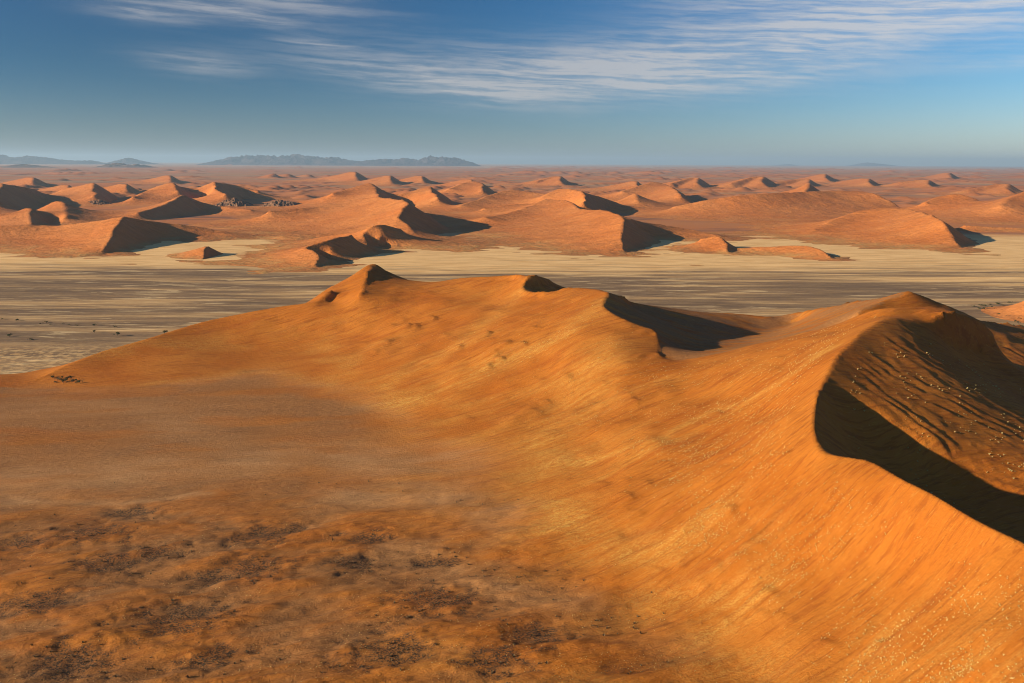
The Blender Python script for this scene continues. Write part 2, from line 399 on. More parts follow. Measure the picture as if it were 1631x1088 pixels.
# distance (in plan, metres) to a polyline, on the field
def pdist(X, Y, pts, n=60):
    pts = np.asarray(pts)[:, :2]; best = np.full(X.shape, 1e9)
    for a, b in zip(pts[:-1], pts[1:]):
        ab = b - a; L = (ab ** 2).sum() + 1e-9
        t = np.clip(((X - a[0]) * ab[0] + (Y - a[1]) * ab[1]) / L, 0, 1)
        best = np.minimum(best, np.hypot(X - a[0] - t * ab[0], Y - a[1] - t * ab[1]))
    return best
def inside(X, Y, poly):
    r = np.zeros(X.shape, bool); poly = np.asarray(poly)[:, :2]
    for (x1, y1), (x2, y2) in zip(poly, np.roll(poly, -1, 0)):
        r ^= ((y1 > Y) != (y2 > Y)) & (X < (x2 - x1) * (Y - y1) / (y2 - y1 + 1e-12) + x1)
    return r
crest_d = np.full(XF.shape, 1e9)
for c in crests: crest_d = np.minimum(crest_d, pdist(XF, YF, c))
bowl_poly = [P(*p) for p in F_c] + [np.array([700, 300, 0]), np.array([800, 800, 0]), P(1631, 532, 32)]
bowl = inside(XF, YF, bowl_poly)
basin_poly = [P(*p) for p in E_c[:16]] + [P(*p) for p in G_c[::-1]] + [P(*p) for p in G3_c] + [P(*p) for p in RIM[::-1]] + [P(*p) for p in H_c[::-1]]
basin = inside(XF, YF, basin_poly)
off = sstep(1.0, 14.0, crest_d)
ca, sa = math.cos(math.radians(24)), math.sin(math.radians(24))
al = XF * ca + YF * sa; ac = -XF * sa + YF * ca          # along / across the wind that combs the windward slope
wx = 10 * fbm(al / 90, ac / 60, 3, 5); 
comb1 = perlin((al) / 70, (ac + wx) / 7.0, 21); comb2 = perlin(al / 26, (ac + wx) / 2.8, 22)
slope_m = sstep(13, 26, ZF) * off * (~bowl) * (~basin)
flat_m = 1 - sstep(12, 20, ZF)
patchy = sstep(-0.1, 0.5, fbm(XF / 110, YF / 110, 3, 31))
ZD = ZF.copy()
comb1 = np.sign(comb1) * np.abs(comb1) ** 0.8
ZD += slope_m * (0.95 * comb1 * (0.3 + patchy) + 0.18 * comb2)
ZD += slope_m * 1.7 * fbm(XF / 60, YF / 60, 3, 41) * sstep(5, 40, crest_d)
flute = 1 - 2 * np.abs(perlin(al / 90, (ac + 0.4 * wx) / 11.0, 191))
ZD += slope_m * 0.85 * flute * sstep(60, 130, XF) * sstep(560, 430, YF)
# sand tongues with short slip edges on the windward slope
TONGUES = [(651, 520, 1.2), (664, 519, 1.3), (692, 506, 1.3), (776, 532, 2.2), (810, 547, 1.4), (797, 572, 1.4), (779, 585, 1.2), (734, 552, 1.3), (836, 547, 1.4), (857, 522, 1.2), (620, 545, 1.0), (600, 560, .9),
           (1002, 792, .9), (960, 772, .8), (1030, 770, .8), (1165, 812, .8), (1060, 735, .7), (905, 600, .9), (870, 640, .9), (1010, 640, .8), (960, 610, .8), (1320, 1030, .8), (1250, 985, .7), (1210, 870, .7)]
rt = np.random.default_rng(77)
for _ in range(90):
    TONGUES.append((rt.uniform(560, 1330), rt.uniform(500, 1020), rt.uniform(.25, .8)))
for px, py, A in TONGUES:
    q = Pg(px, py); k = 0.6 + q[1] / 1400.0
    rq, tq = math.hypot(q[0], q[1]), math.atan2(q[0], q[1])
    w_ = (slice(*np.searchsorted(US, [math.log(max(151, rq - 75)), math.log(rq + 75)])), slice(*np.searchsorted(VS, [tq - 75 / rq, tq + 75 / rq])))
    if A < 0.81 and (q[2] < 19 or q[1] > 1000): continue
    xw, yw = XF[w_], YF[w_]
    a_ = (xw - q[0]) * ca + (yw - q[1]) * sa; b_ = -(xw - q[0]) * sa + (yw - q[1]) * ca
    a_ = a_ + b_ ** 2 / (26 * k) + 2.5 * perlin(xw / 11, yw / 11, 52)
    pr = np.where(a_ < 0, np.clip(1 + a_ / (30 * k), 0, 1) ** 1.5, np.clip(1 - a_ / 2.6, 0, 1))
    ZD[w_] += A * 1.1 * k * pr * np.exp(-(b_ / (8 * k)) ** 2) * slope_m[w_]
# spurs in the bowl, running down to the right
cb, sb = math.cos(math.radians(-38)), math.sin(math.radians(-38))
bl = XF * cb + YF * sb; bc = -XF * sb + YF * cb
spur = bc / 14.0 + 1.1 * perlin(bl / 60, bc / 40, 61) + 0.4 * perlin(bl / 20, bc / 16, 62)
sp_w = spur - np.floor(spur); prof = np.where(sp_w < 0.68, sp_w / 0.68, (1 - sp_w) / 0.32)
bm = bowl * sstep(3, 22, crest_d) * sstep(14, 24, ZF)
ZD += bm * 1.1 * (prof - 0.5) * (0.6 + 0.5 * perlin(bl / 40, bc / 20, 63))
ZD += bm * 0.3 * fbm(XF / 6, YF / 6, 2, 64)
ZD += basin * off * (0.5 * perlin(XF / 40, YF / 9, 66) + 0.25 * fbm(XF / 8, YF / 5, 2, 67))
# hummocks on the flat: low sand ridges with dark scrub hollows, strongest near the bottom of the view
near = sstep(620, 430, YF) * flat_m
hum = fbm((XF * 0.93 + YF * 0.36) / 70, (-XF * 0.36 + YF * 0.93) / 26, 4, 71, 0.55)
ZD += flat_m * 0.8 * fbm(XF / 160, YF / 60, 3, 74)
ZD += near * 2.0 * hum + near * 0.16 * fbm(XF / 7, YF / 6, 3, 76)
gz, gv = np.gradient(ZF, US, VS); slope = np.hypot(gz, gv) / RR

# surface cover
straw = np.zeros_like(ZF)
band = fbm(al / 200, (ac + wx) / 34, 3, 81)
straw += sstep(0.0, 0.75, band) * slope_m * sstep(12, 55, crest_d)
fine = perlin(al / 50, (ac + 0.6 * wx) / 4.5, 82)
straw *= 0.30 + 0.5 * fine
foot_band = np.exp(-((ZF - 17) / 6.0) ** 2) * (~bowl) * (~basin)
straw += 0.55 * foot_band * sstep(-0.3, 0.5, fbm(XF / 60, YF / 40, 3, 83))
straw += basin * sstep(-0.2, 0.5, fbm(XF / 40, YF / 16, 3, 84)) * 0.35
def painted(pts, w):
    q = [Pg(*p) for p in pts]; return np.exp(-(pdist(XF + 5 * perlin(XF / 20, YF / 20, 131), YF + 5 * perlin(XF / 20, YF / 20, 132), catmull(q, 4)) / w) ** 2)
grain = np.clip(0.65 + 0.7 * perlin(al / 40, (ac + 0.6 * wx) / 3.2, 133), 0, 1)
for pts, w, g_ in [([(965, 480), (900, 530), (820, 570), (740, 610), (640, 640), (560, 645)], 15, .9), ([(1335, 548), (1240, 610), (1130, 660), (1020, 710), (900, 737)], 5, 1.0), ([(960, 560), (930, 620), (890, 680), (850, 720)], 26, .8),
                   ([(830, 790), (900, 830), (1000, 870), (1060, 880)], 17, .75), ([(1220, 950), (1150, 990), (1100, 1050)], 12, .8), ([(520, 612), (420, 592), (330, 602), (230, 612)], 11, .75), ([(850, 460), (790, 500), (700, 570), (620, 610)], 11, .6)]:
    straw += 1.0 * g_ * painted(pts, w) * grain
straw = np.clip(0.72 * straw, 0, 1)
gravel = (1 - sstep(8, 16, ZF + 3.0 * fbm(XF / 70, YF / 45, 4, 85))) * (1 - 0.55 * sstep(0.0, 0.6, fbm(XF / 120, YF / 45, 4, 86)))
FOOT = [(40, 606), (130, 613), (230, 612), (330, 603), (420, 593), (500, 602), (580, 625), (640, 660), (700, 710), (770, 765), (830, 820), (880, 870), (960, 915), (1060, 955), (1150, 1010), (1220, 1080)]
foot_w = [P(px, py, 8 + 8 * (px > 450)) for px, py in FOOT]
flat_poly = [np.array([-900, 860, 0])] + foot_w + [np.array([120, 150, 0]), np.array([-900, 150, 0])]
fd = pdist(XF, YF, foot_w) * np.where(inside(XF, YF, flat_poly), 1, -1)
gravel *= sstep(-8, 22, fd + 9 * fbm(XF / 40, YF / 30, 3, 143))
gravel += basin * 0.9 * sstep(-0.6, 0.2, fbm(XF / 40, YF / 18, 3, 185))  # brown grassy gravel on the basin floor; its grazing shade is painted in too
gravel *= 1 - 0.6 * near * sstep(-0.1, 0.4, hum)
scrub = near * sstep(0.12, 0.55, -hum + 0.25 * fbm(XF / 12, YF / 10, 3, 87))
BLOTCH = [(180, 895, 13), (290, 985, 15), (335, 1045, 9), (425, 850, 12), (400, 905, 13), (695, 955, 13), (625, 1035, 12), (150, 850, 13), (215, 815, 9), (60, 960, 12), (110, 1050, 12), (560, 895, 8), (590, 855, 8),
          (790, 1050, 10), (850, 1010, 9), (35, 865, 10), (250, 880, 9), (345, 915, 8), (470, 840, 7), (700, 890, 7)]
blot = np.zeros_like(ZF)
for px, py, r_ in BLOTCH:
    q = Pg(px, py); w = 1 + 0.5 * fbm(XF / 9, YF / 8, 3, 121)
    blot = np.maximum(blot, np.exp(-(((XF - q[0]) / (r_ * 1.7)) ** 2 + ((YF - q[1]) / (r_ * 1.3)) ** 2) * np.maximum(w, .2) ** 2))
ZD -= 0.9 * sstep(0.1, 1, blot)
scrub = 0.3 * scrub + 1.0 * sstep(0.2, 1.0, blot + 0.4 * fbm(XF / 6, YF / 5, 4, 122, .6) * (blot > .05))
scrub += 0.25 * flat_m * sstep(0.45, 0.8, fbm(XF / 70, YF / 22, 4, 88))
streak = sstep(0.1, 0.7, perlin(al / 80, (ac + wx) / 9, 89)) * slope_m * 0.8
dust = np.zeros_like(ZF)
for pts, w, g_ in [([(0, 770), (250, 750), (480, 730), (680, 740), (820, 700)], 34, .9), ([(0, 660), (200, 650), (330, 690)], 34, .5), ([(560, 790), (700, 790), (800, 820)], 22, .9), ([(640, 880), (760, 930), (900, 960)], 14, .6), ([(0, 800), (200, 800), (330, 790)], 6, .9)]:
    dust += g_ * painted(pts, w)
foot_pale = np.exp(-(fd / 14.0) ** 2) * sstep(500, 700, YF)
dust += 0.35 * foot_pale
dust = np.clip(dust * (0.75 + 0.5 * fbm(XF / 40, YF / 16, 3, 141)), 0, 1) * flat_m
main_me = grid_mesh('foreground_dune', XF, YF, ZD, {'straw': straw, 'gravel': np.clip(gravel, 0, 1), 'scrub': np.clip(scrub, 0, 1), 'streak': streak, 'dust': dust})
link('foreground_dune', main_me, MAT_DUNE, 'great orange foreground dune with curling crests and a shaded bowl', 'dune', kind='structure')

def ground_z(x, y):
    u = (math.log(math.hypot(x, y)) - U_A) / STEP; v = (math.atan2(x, y) - V_A) / STEP
    i, j = int(u), int(v)
    if i < 0 or j < 0 or i >= len(US) - 1 or j >= len(VS) - 1: return None
    a, b = u - i, v - j
    return (ZD[i, j] * (1 - a) + ZD[i + 1, j] * a) * (1 - b) + (ZD[i, j + 1] * (1 - a) + ZD[i + 1, j + 1] * a) * b

# ---------------------------------------------------------------- the plain and the far dune field
def mat_plain():
    m, T, b = material('plain_ground')
    pos = T.node('ShaderNodeNewGeometry').outputs['Position']
    sp_ = T.node('ShaderNodeSeparateXYZ'); T.l.new(pos, sp_.inputs[0]); y = sp_.outputs[1]
    far = attr(T, 'dunesand')
    st = T.vmul(pos, (0.0022, 0.020, 0.0)); st2 = T.vmul(pos, (0.012, 0.085, 0.0)); big = T.vmul(pos, (0.0007, 0.0035, 0.0))
    nb = T.noise(big, 1.0, 4.0, 0.5); ns = T.noise(st, 1.0, 6.0, 0.6, 0.3); nf = T.noise(st2, 1.0, 5.0, 0.65, 0.4)
    nd = T.noise(pos, 0.12, 4.0, 0.6)
    gravel = T.mix(T.range(ns, 0.35, 0.65), (0.185, 0.110, 0.058), (0.34, 0.20, 0.092))
    gravel = T.mix(T.range(nf, 0.42, 0.66, 0.0, 0.55), gravel, (0.40, 0.25, 0.11))
    gravel = T.mix(T.range(nd, 0.45, 0.7, 0.0, 0.35), gravel, (0.14, 0.088, 0.048))
    # pale dry channels
    sh = T.math('MULTIPLY', T.range(nf, 0.555, 0.60), T.range(T.noise(T.vmul(pos, (0.0028, 0.009, 0)), 1.0, 3.0), 0.44, 0.56))
    gravel = T.mix(T.math('MULTIPLY', sh, 0.8), gravel, (0.68, 0.46, 0.22))
    # yellow grass along the foot of the far dunes, ragged near edge
    yg = T.math('MULTIPLY_ADD', T.math('SUBTRACT', nb, 0.5), 1300.0, y)
    yg = T.math('MULTIPLY_ADD', T.math('SUBTRACT', ns, 0.5), 1100.0, yg)
    grass = T.mix(T.range(nf, 0.35, 0.62), (0.70, 0.385, 0.135), (0.92, 0.565, 0.23))
    gf = T.range(yg, 1560.0, 2000.0)
    gf2 = T.math('MULTIPLY', T.range(yg, 1120.0, 1350.0), T.range(ns, 0.50, 0.62, 0.0, 0.45))
    gf3 = T.math('MULTIPLY', T.range(y, 1080.0, 960.0), T.range(nd, 0.42, 0.62, 0.0, 0.55))
    gf4 = T.math('MULTIPLY', T.range(T.math('MULTIPLY_ADD', ns, 160.0, sp_.outputs[0]), 430.0, 520.0), T.range(T.math('MULTIPLY_ADD', ns, 300.0, y), 1400.0, 1230.0, 0.0, 0.9))
    col = T.mix(T.math('MAXIMUM', T.math('MAXIMUM', T.math('MAXIMUM', gf, gf2), gf3), gf4), gravel, grass)
    # beyond: red sand, grey gravel flats and pale grass in long streaks
    fs = T.vmul(pos, (0.00035, 0.0009, 0.0)); f2 = T.vmul(pos, (0.0014, 0.0040, 0.0))
    f1n = T.noise(fs, 1.0, 6.0, 0.62); f2n = T.noise(f2, 1.0, 5.0, 0.65)
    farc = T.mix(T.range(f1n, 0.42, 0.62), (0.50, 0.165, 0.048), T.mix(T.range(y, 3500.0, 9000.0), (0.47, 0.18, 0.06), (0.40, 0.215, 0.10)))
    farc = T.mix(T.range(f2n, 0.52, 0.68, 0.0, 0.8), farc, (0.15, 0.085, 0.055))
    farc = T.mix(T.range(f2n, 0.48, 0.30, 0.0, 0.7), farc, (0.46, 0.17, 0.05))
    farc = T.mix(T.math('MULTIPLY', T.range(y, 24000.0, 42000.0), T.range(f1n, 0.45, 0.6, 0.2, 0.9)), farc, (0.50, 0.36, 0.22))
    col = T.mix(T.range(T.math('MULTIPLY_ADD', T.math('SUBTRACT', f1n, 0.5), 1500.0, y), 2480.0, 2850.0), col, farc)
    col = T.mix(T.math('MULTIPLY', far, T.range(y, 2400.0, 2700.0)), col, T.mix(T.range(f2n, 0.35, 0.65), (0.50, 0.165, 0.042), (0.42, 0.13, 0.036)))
    T.l.new(col, b.inputs['Base Color'])
    bump(T, b, T.math('ADD', nd, T.math('MULTIPLY', nf, 1.5)), 1.0, 0.3)
    return m

def mat_far_dune(name, c1, c2):
    m, T, b = material(name)
    pos = T.node('ShaderNodeNewGeometry').outputs['Position']
    obi = T.node('ShaderNodeObjectInfo').outputs['Random']
    n1 = T.noise(pos, 0.006, 5.0); n2 = T.noise(T.rotz(pos, 0.5), 0.05, 4.0, 0.65); n3 = T.noise(T.vmul(T.rotz(pos, -0.42), (0.012, 0.12, 0.02)), 1.0, 4.0, 0.6)
    col = T.mix(T.range(n1, 0.3, 0.7), c1, c2)
    col = T.mix(T.range(n3, 0.45, 0.7, 0.0, 0.35), col, tuple(v * 0.62 for v in c1))
    low = attr(T, 'low')
    veg = T.math('MULTIPLY', low, T.range(n2, 0.36, 0.6, 0.25, 1.0), clamp=True)
    col = T.mix(T.math('MULTIPLY', veg, 0.75), col, T.mix(T.range(n1, 0.4, 0.6), (0.33, 0.165, 0.055), (0.46, 0.27, 0.085)))
    col = T.mix(T.math('MULTIPLY', obi, 0.22), col, (0.40, 0.15, 0.05))
    T.l.new(col, b.inputs['Base Color'])
    bump(T, b, T.math('ADD', n2, n3), 8.0, 0.5)
    return m
MAT_PLAIN = mat_plain()
MAT_FAR = mat_far_dune('red_dune_sand', (0.52, 0.155, 0.032), (0.58, 0.20, 0.05))

def stamp(X, Y, px, py, ph, sl, sr, sf, sb, conc=0.0):
    """height under a set of crest samples: each drops away with its own slope to the left, right, front and back"""
    z = np.full(X.shape, -1e6)
    for x, y, h in zip(px, py, ph):
        dx = X - x; dy = Y - y
        kx = np.where(dx < 0, sl, sr); ky = np.where(dy < 0, sf, sb)
        d = np.sqrt((kx * dx) ** 2 + (ky * dy) ** 2); t = 1 - d / h
        if conc > 0:      # straight slip face to the lee (right), concave everywhere else
            g = 1 + conc * (1 - np.clip(sr * dx / (d + 1e-6), 0, 1) ** 2)
            t = np.where(t > 0, np.abs(t) ** g, t)
        z = np.maximum(z, h * t)
    return z

def far_field():
    st_u, st_v = 0.0056, 0.0029
    us = np.arange(math.log(2400), math.log(52000), st_u); vs = np.arange(-0.66, 0.68, st_v)
    R = np.exp(us)[:, None]; X = R * np.sin(vs)[None]; Y = R * np.cos(vs)[None]
    Z = np.full(X.shape, -1e6)
    rg = np.random.default_rng(23)
    n = 2600
    rr = np.exp(rg.uniform(math.log(4200), math.log(45000), n)); vv = rg.uniform(-0.64, 0.66, n)
    for r, v in zip(rr, vv):
        x0, y0 = r * math.sin(v), r * math.cos(v)
        dens = perlin(np.array(x0 / 5000.0), np.array(y0 / 2500.0), 91)
        # the far left is a gravel plain with hardly any dunes
        if v < -0.05 and r > 9000 and rg.uniform() < 0.80: continue
        if dens < -0.25 and rg.uniform() < 0.8: continue
        h = rg.uniform(6, 24) * min(2.2, (r / 9000.0) ** 0.45) * (1.0 + 0.5 * max(0, float(dens)))
        if rg.uniform() < 0.12: h *= 1.6
        L = h * rg.uniform(5, 15); a = rg.normal(1.25, 0.5)
        t = np.linspace(-1, 1, 9)
        cx = x0 + L * t * math.cos(a) + L * 0.25 * np.cos(t * 3 + rg.uniform(0, 6)); cy = y0 + L * t * math.sin(a) + L * .3 * np.sin(t * 3 + rg.uniform(0, 6))
        ch = h * (1 - 0.8 * t ** 2) * (1 + 0.15 * np.sin(5 * t + rg.uniform(0, 6)))
        reach = L * 1.5 + h / 0.14
        iu0, iu1 = np.searchsorted(us, [math.log(max(2400, r - reach)), math.log(r + reach)])
        da = reach / r; iv0, iv1 = np.searchsorted(vs, [v - da, v + da])
        if iu1 <= iu0 or iv1 <= iv0: continue
        sl_ = (slice(iu0, iu1), slice(iv0, iv1))
        Z[sl_] = np.maximum(Z[sl_], stamp(X[sl_], Y[sl_], cx, cy, ch, rg.uniform(.14, .26), .60, rg.uniform(.2, .4), rg.uniform(.2, .4)))
    k = 5.0 + R * 0.0002
    Zs = k * np.log1p(np.exp(np.clip(Z / k, -30, 30)))
    base = 5 * fbm(X / 900, Y / 500, 4, 95) + 3.5 * fbm(X / 260, Y / 200, 3, 97)
    amp = sstep(3000, 5200, Y + 500 * fbm(X / 1500, Y / 1500, 2, 99)) 
    Zo = amp * (Zs + np.maximum(base, -3)) - 0.8 - 5 * (1 - sstep(2600, 3300, Y))
    Zo *= 1.0
    sand = sstep(2, 12, Z) * amp
    Zo[-1] = -40
    return X, Y, Zo, sand
fx, fy, fz, fs_ = far_field()
link('distant_dune_field', grid_mesh('distant_dune_field', fx, fy, fz, {'dunesand': fs_}), MAT_PLAIN,
     'endless low red dunes and gravel flats reaching to the horizon', 'dune field', kind='structure')
us = np.linspace(math.log(100), math.log(120000), 260); vs = np.linspace(-0.95, 0.95, 200)
R_ = np.exp(us)[:, None]; px_, py_ = R_ * np.sin(vs)[None], R_ * np.cos(vs)[None]
pz_ = 1.2 * fbm(px_ / 260, py_ / 120, 3, 101) * sstep(850, 1000, py_) * sstep(3000, 2000, py_) - 0.9
pz_ -= 6.0 * sstep(700, 500, np.hypot(px_, py_))
link('desert_plain', grid_mesh('desert_plain', px_, py_, pz_, {'dunesand': np.zeros_like(pz_)}), MAT_PLAIN, 'flat gravel plain streaked with yellow grass between the dunes', 'plain', kind='structure')
# ---------------------------------------------------------------- the dunes across the plain, one object each
def crest_pt(px, py, yb):
    g = P(px, yb, 0.0)
    d = FWD + (px - W_PX / 2) / F_PX * RGT - (py - H_PX / 2) / F_PX * UPV
    return np.array([g[0], g[1], CAM_H + d[2] * g[1] / d[1]])
DUNE_N = [0]
def dune(label, lines, sl=0.24, sr=0.62, sf=0.34, sb=0.34, n=70, grass=0.5, rough=1.0, gamma=1.0, apron=0.5, group='red dunes across the plain'):
    DUNE_N[0] += 1; sd = DUNE_N[0] * 5
    pls = [catmull([crest_pt(*p) for p in ln], 14) for ln in lines]
    allp = np.vstack(pls); hm = allp[:, 2].max()
    # gentle wander of the crest line
    for p in pls:
        w = hm * 0.10 * rough
        p[:, 0] += w * perlin(p[:, 0] / 60 + 3, p[:, 1] / 60, sd); p[:, 1] += w * perlin(p[:, 0] / 60, p[:, 1] / 60 + 7, sd + 1)
    ext = max(np.ptp(allp[:, 0]), np.ptp(allp[:, 1])); rs = []
    for p in pls:
        d_ = np.concatenate([[0], np.cumsum(np.hypot(np.diff(p[:, 0]), np.diff(p[:, 1])))]); q_ = np.linspace(0, d_[-1], max(4, int(d_[-1] / max(3.0, ext / 140))))
        rs.append(np.stack([np.interp(q_, d_, p[:, k_]) for k_ in range(3)], 1))
    allp = np.vstack(rs)
    h = np.maximum(allp[:, 2], 0.5); h = hm * (np.maximum(h, 0.5) / hm) ** (1 / gamma)
    x0, x1 = (allp[:, 0] - h / sl * 1.05).min() - 12, (allp[:, 0] + h / sr * 1.1).max() + 12
    y0, y1 = (allp[:, 1] - h / sf * 1.1).min() - 12, (allp[:, 1] + h / sb * 1.1).max() + 12
    asp = (x1 - x0) / (y1 - y0); nx = int(n * min(2.2, max(0.7, math.sqrt(asp) * 1.3))); ny = int(n * n / nx)
    X, Y = np.meshgrid(np.linspace(x0, x1, nx), np.linspace(y0, y1, ny), indexing='ij')
    # slow wobble of the plan so that faces and feet are not ruled surfaces
    wob = hm * 0.2 * rough
    Xw = X + wob * perlin(X / (hm * 3.2), Y / (hm * 3.2), sd + 2) * 0.8; Yw = Y + wob * perlin(X / (hm * 3.2), Y / (hm * 3.2), sd + 3)
    Z = stamp(X, Y, allp[:, 0], allp[:, 1], h, sl, sr, sf, sb, 0.55)
    Z2 = stamp(Xw, Yw, allp[:, 0], allp[:, 1], h, sl, sr, sf, sb, 0.55)
    ap = stamp(Xw, Yw, allp[::4, 0], allp[::4, 1], h[::4] * apron, sl * .42, .16, .15, .15)
    t = sstep(0.97, 0.62, Z / hm); Z = Z + (Z2 - Z) * t * 0.8
    Z = np.maximum(Z, ap)
    k = hm * 0.03
    Z = k * np.log1p(np.exp(np.clip(Z / k, -30, 30)))
    Z = hm * (Z / hm) ** gamma
    Z += 0.012 * hm * fbm(X / (hm * 0.5), Y / (hm * 0.5), 3, sd + 4) * sstep(0.02, 0.2, Z / hm)
    low = np.clip(grass * (1 - sstep(0.06, 0.34, Z / hm + 0.10 * fbm(X / (hm * 1.4), Y / (hm * 1.4), 3, sd + 6))), 0, 1)
    ring = np.minimum(np.minimum(X - x0, x1 - X) / (x1 - x0), np.minimum(Y - y0, y1 - Y) / (y1 - y0))
    Z = Z - 1.6 - 3.0 * (1 - sstep(0.0, 0.04, ring)) - 1.5 * sstep(0.6, 0.0, Z)
    c = np.array([allp[:, 0].mean(), allp[:, 1].mean(), 0.0])
    me = grid_mesh('dune', X - c[0], Y - c[1], Z, {'low': low})
    return link('dune', me, MAT_FAR, label, 'dune', group, 'structure', loc=c)

LINKED = []
def linked(label, lines, **kw): LINKED.append((label, lines))
# front row, left to right
linked('tall pyramid dune at far left with dark triangular shaded side', [[(198, 343, 383), (186, 362, 391), (172, 388, 401), (163, 404, 406)], [(198, 343, 383), (150, 352, 382), (90, 357, 381), (20, 357, 382), (-80, 362, 384)],
     [(198, 343, 383), (260, 352, 378), (330, 362, 376), (400, 374, 377), (445, 381, 382)]], sl=.30, sr=.66, sf=.30, n=185, apron=.18, grass=.25)
dune('small lone dune on yellow grass right of the pyramid dune', [[(330, 390, 405), (327, 396, 408), (322, 410, 412)], [(330, 390, 405), (300, 400, 406), (270, 406, 408)]], sl=.22, sr=.68, sf=.30, n=60, apron=.25, grass=1.0)
linked('rounded lobe dune with bright face nearest the grass plain', [[(560, 372, 402), (519, 381, 410), (487, 391, 413), (500, 397, 417), (508, 408, 422), (503, 427, 429)]], sl=.30, sr=.68, sf=.33, n=100, apron=.18, grass=.5)
linked('horn shaped middle dune with scalloped shaded edge', [[(640, 362, 388), (600, 356, 391), (580, 368, 393), (583, 379, 395), (590, 389, 398)], [(600, 356, 391), (560, 368, 390), (500, 378, 386), (440, 390, 394)]], sl=.26, sr=.68, sf=.32, n=90)
linked('big dune with broad lit flank casting the largest shadow', [[(560, 318, 346), (601, 313, 352), (646, 319, 365), (641, 332, 371), (635, 346, 376)], [(635, 346, 376), (590, 355, 374), (520, 367, 376), (449, 375, 380)],
     [(635, 346, 376), (650, 358, 379), (660, 369, 382)], [(560, 318, 346), (500, 328, 352), (430, 335, 356)]], sl=.20, sr=.68, sf=.30, n=170, apron=.18, grass=.2)
linked('long dune with serrated crest and steep dark lee face mid plain', [[(869, 316, 343), (908, 320, 350), (922, 331, 358), (949, 332, 364), (967, 334, 370), (985, 342, 378), (993, 347, 383), (991, 366, 391), (990, 385, 398), (998, 401, 404)],
     [(993, 347, 383), (1040, 355, 376), (1100, 364, 375), (1145, 374, 380)], [(869, 316, 343), (820, 335, 352), (770, 345, 358)]], sl=.26, sr=.68, sf=.31, n=185, apron=.18, grass=.2)
linked('low curved barchan dune on the yellow plain', [[(1118, 378, 394), (1145, 376, 395), (1156, 386, 399), (1160, 397, 403), (1161, 404, 405)]], sl=.2, sr=.68, sf=.36, n=100, apron=.18, grass=.2)
linked('long low tongue of sand right of the low curved barchan', [[(1175, 394, 400), (1220, 391, 401), (1280, 389, 404), (1305, 395, 408), (1322, 405, 412), (1330, 411, 414)]])
linked('broad smooth dune standing at the right edge of the yellow plain', [[(1285, 373, 377), (1340, 343, 366), (1376, 333, 364), (1417, 330, 364), (1456, 334, 370), (1479, 341, 379), (1499, 351, 386), (1515, 372, 391), (1530, 391, 396)],
     [(1535, 358, 366), (1600, 361, 367), (1700, 364, 369)]], sl=.26, sr=.68, sf=.30, n=180, apron=.18, grass=.2)
dune('small lit dune slope entering at the right frame edge', [[(1600, 490, 496), (1650, 470, 500), (1720, 462, 506), (1760, 480, 515)]], sl=.36, sr=.68, sf=.35, n=60, apron=.18, grass=.1)
# second row
linked('steep dune behind the pyramid with shaded right flank', [[(292, 310, 338), (262, 325, 344), (222, 338, 350)], [(292, 310, 338), (340, 326, 337), (400, 333, 341)]], sl=.30, sr=.68, sf=.30, n=104)
linked('short dune crest left of the dark rock outcrop', [[(250, 296, 318), (277, 291, 320), (284, 304, 324)], [(250, 296, 318), (215, 312, 326)]], sl=.18, n=72)
linked('wide dark faced dune right of the short crest', [[(300, 306, 320), (342, 289, 318), (344, 300, 323), (362, 308, 327)], [(342, 289, 318), (380, 295, 316), (410, 303, 317)]], sl=.18, sr=.68, sf=.5, n=96)
linked('shaded dune complex at the left frame edge', [[(-90, 306, 330), (-30, 294, 328), (5, 291, 328), (2, 303, 333), (-4, 316, 338)], [(5, 291, 328), (60, 301, 325)]], sl=.18, sr=.68, sf=.5, n=96)
linked('double crested dune left of the pyramid dune', [[(0, 340, 356), (30, 334, 354), (50, 330, 354), (49, 342, 358), (52, 353, 362)], [(66, 330, 346), (90, 320, 346), (102, 321, 347), (105, 334, 352), (106, 343, 356)]], sl=.18, sr=.68, sf=.42, n=104)
linked('dark low dune above the double crested one', [[(100, 301, 317), (125, 296, 317), (150, 291, 318), (151, 301, 322), (153, 310, 326)]], sl=.18, sr=.68, sf=.5, n=72)
linked('pale peaked dune behind the big lit flank', [[(530, 307, 330), (560, 299, 326), (590, 291, 324), (599, 299, 327), (604, 312, 334)]], sl=.18, sr=.68, sf=.28, n=96)
linked('crescent dune right of the big dune with narrow shade', [[(640, 308, 327), (683, 297, 325), (689, 305, 329), (698, 313, 333)]], sl=.18, sr=.68, sf=.3, n=96)
linked('rounded dune with side shade above the crescent dune', [[(715, 300, 312), (745, 289, 309), (767, 291, 310), (769, 301, 314)]], sl=.18, sr=.68, sf=.3, n=72)
linked('ridge dune falling away into shade near the centre', [[(735, 326, 336), (780, 310, 331), (811, 302, 328), (845, 305, 329), (890, 312, 333)]], sl=.18, sr=.68, sf=.24, n=96)
linked('low rolling dune between the big dune and the serrated crest', [[(770, 331, 343), (815, 325, 341), (860, 324, 341), (900, 330, 344)]], sl=.18, sr=.68, sf=.26, n=96)
linked('sharp dune with long shadow behind the serrated crest', [[(866, 312, 336), (890, 300, 334), (925, 304, 338), (931, 322, 345)], [(925, 304, 338), (980, 321, 335)]], sl=.18, sr=.68, sf=.3, n=104)
linked('curved dune with hollow in front right of the sharp dune', [[(990, 304, 318), (1037, 290, 314), (1062, 294, 315), (1075, 301, 322), (1083, 309, 326)], [(1000, 312, 329), (1012, 308, 329), (1015, 318, 333)]], sl=.18, sr=.68, sf=.32, n=104)
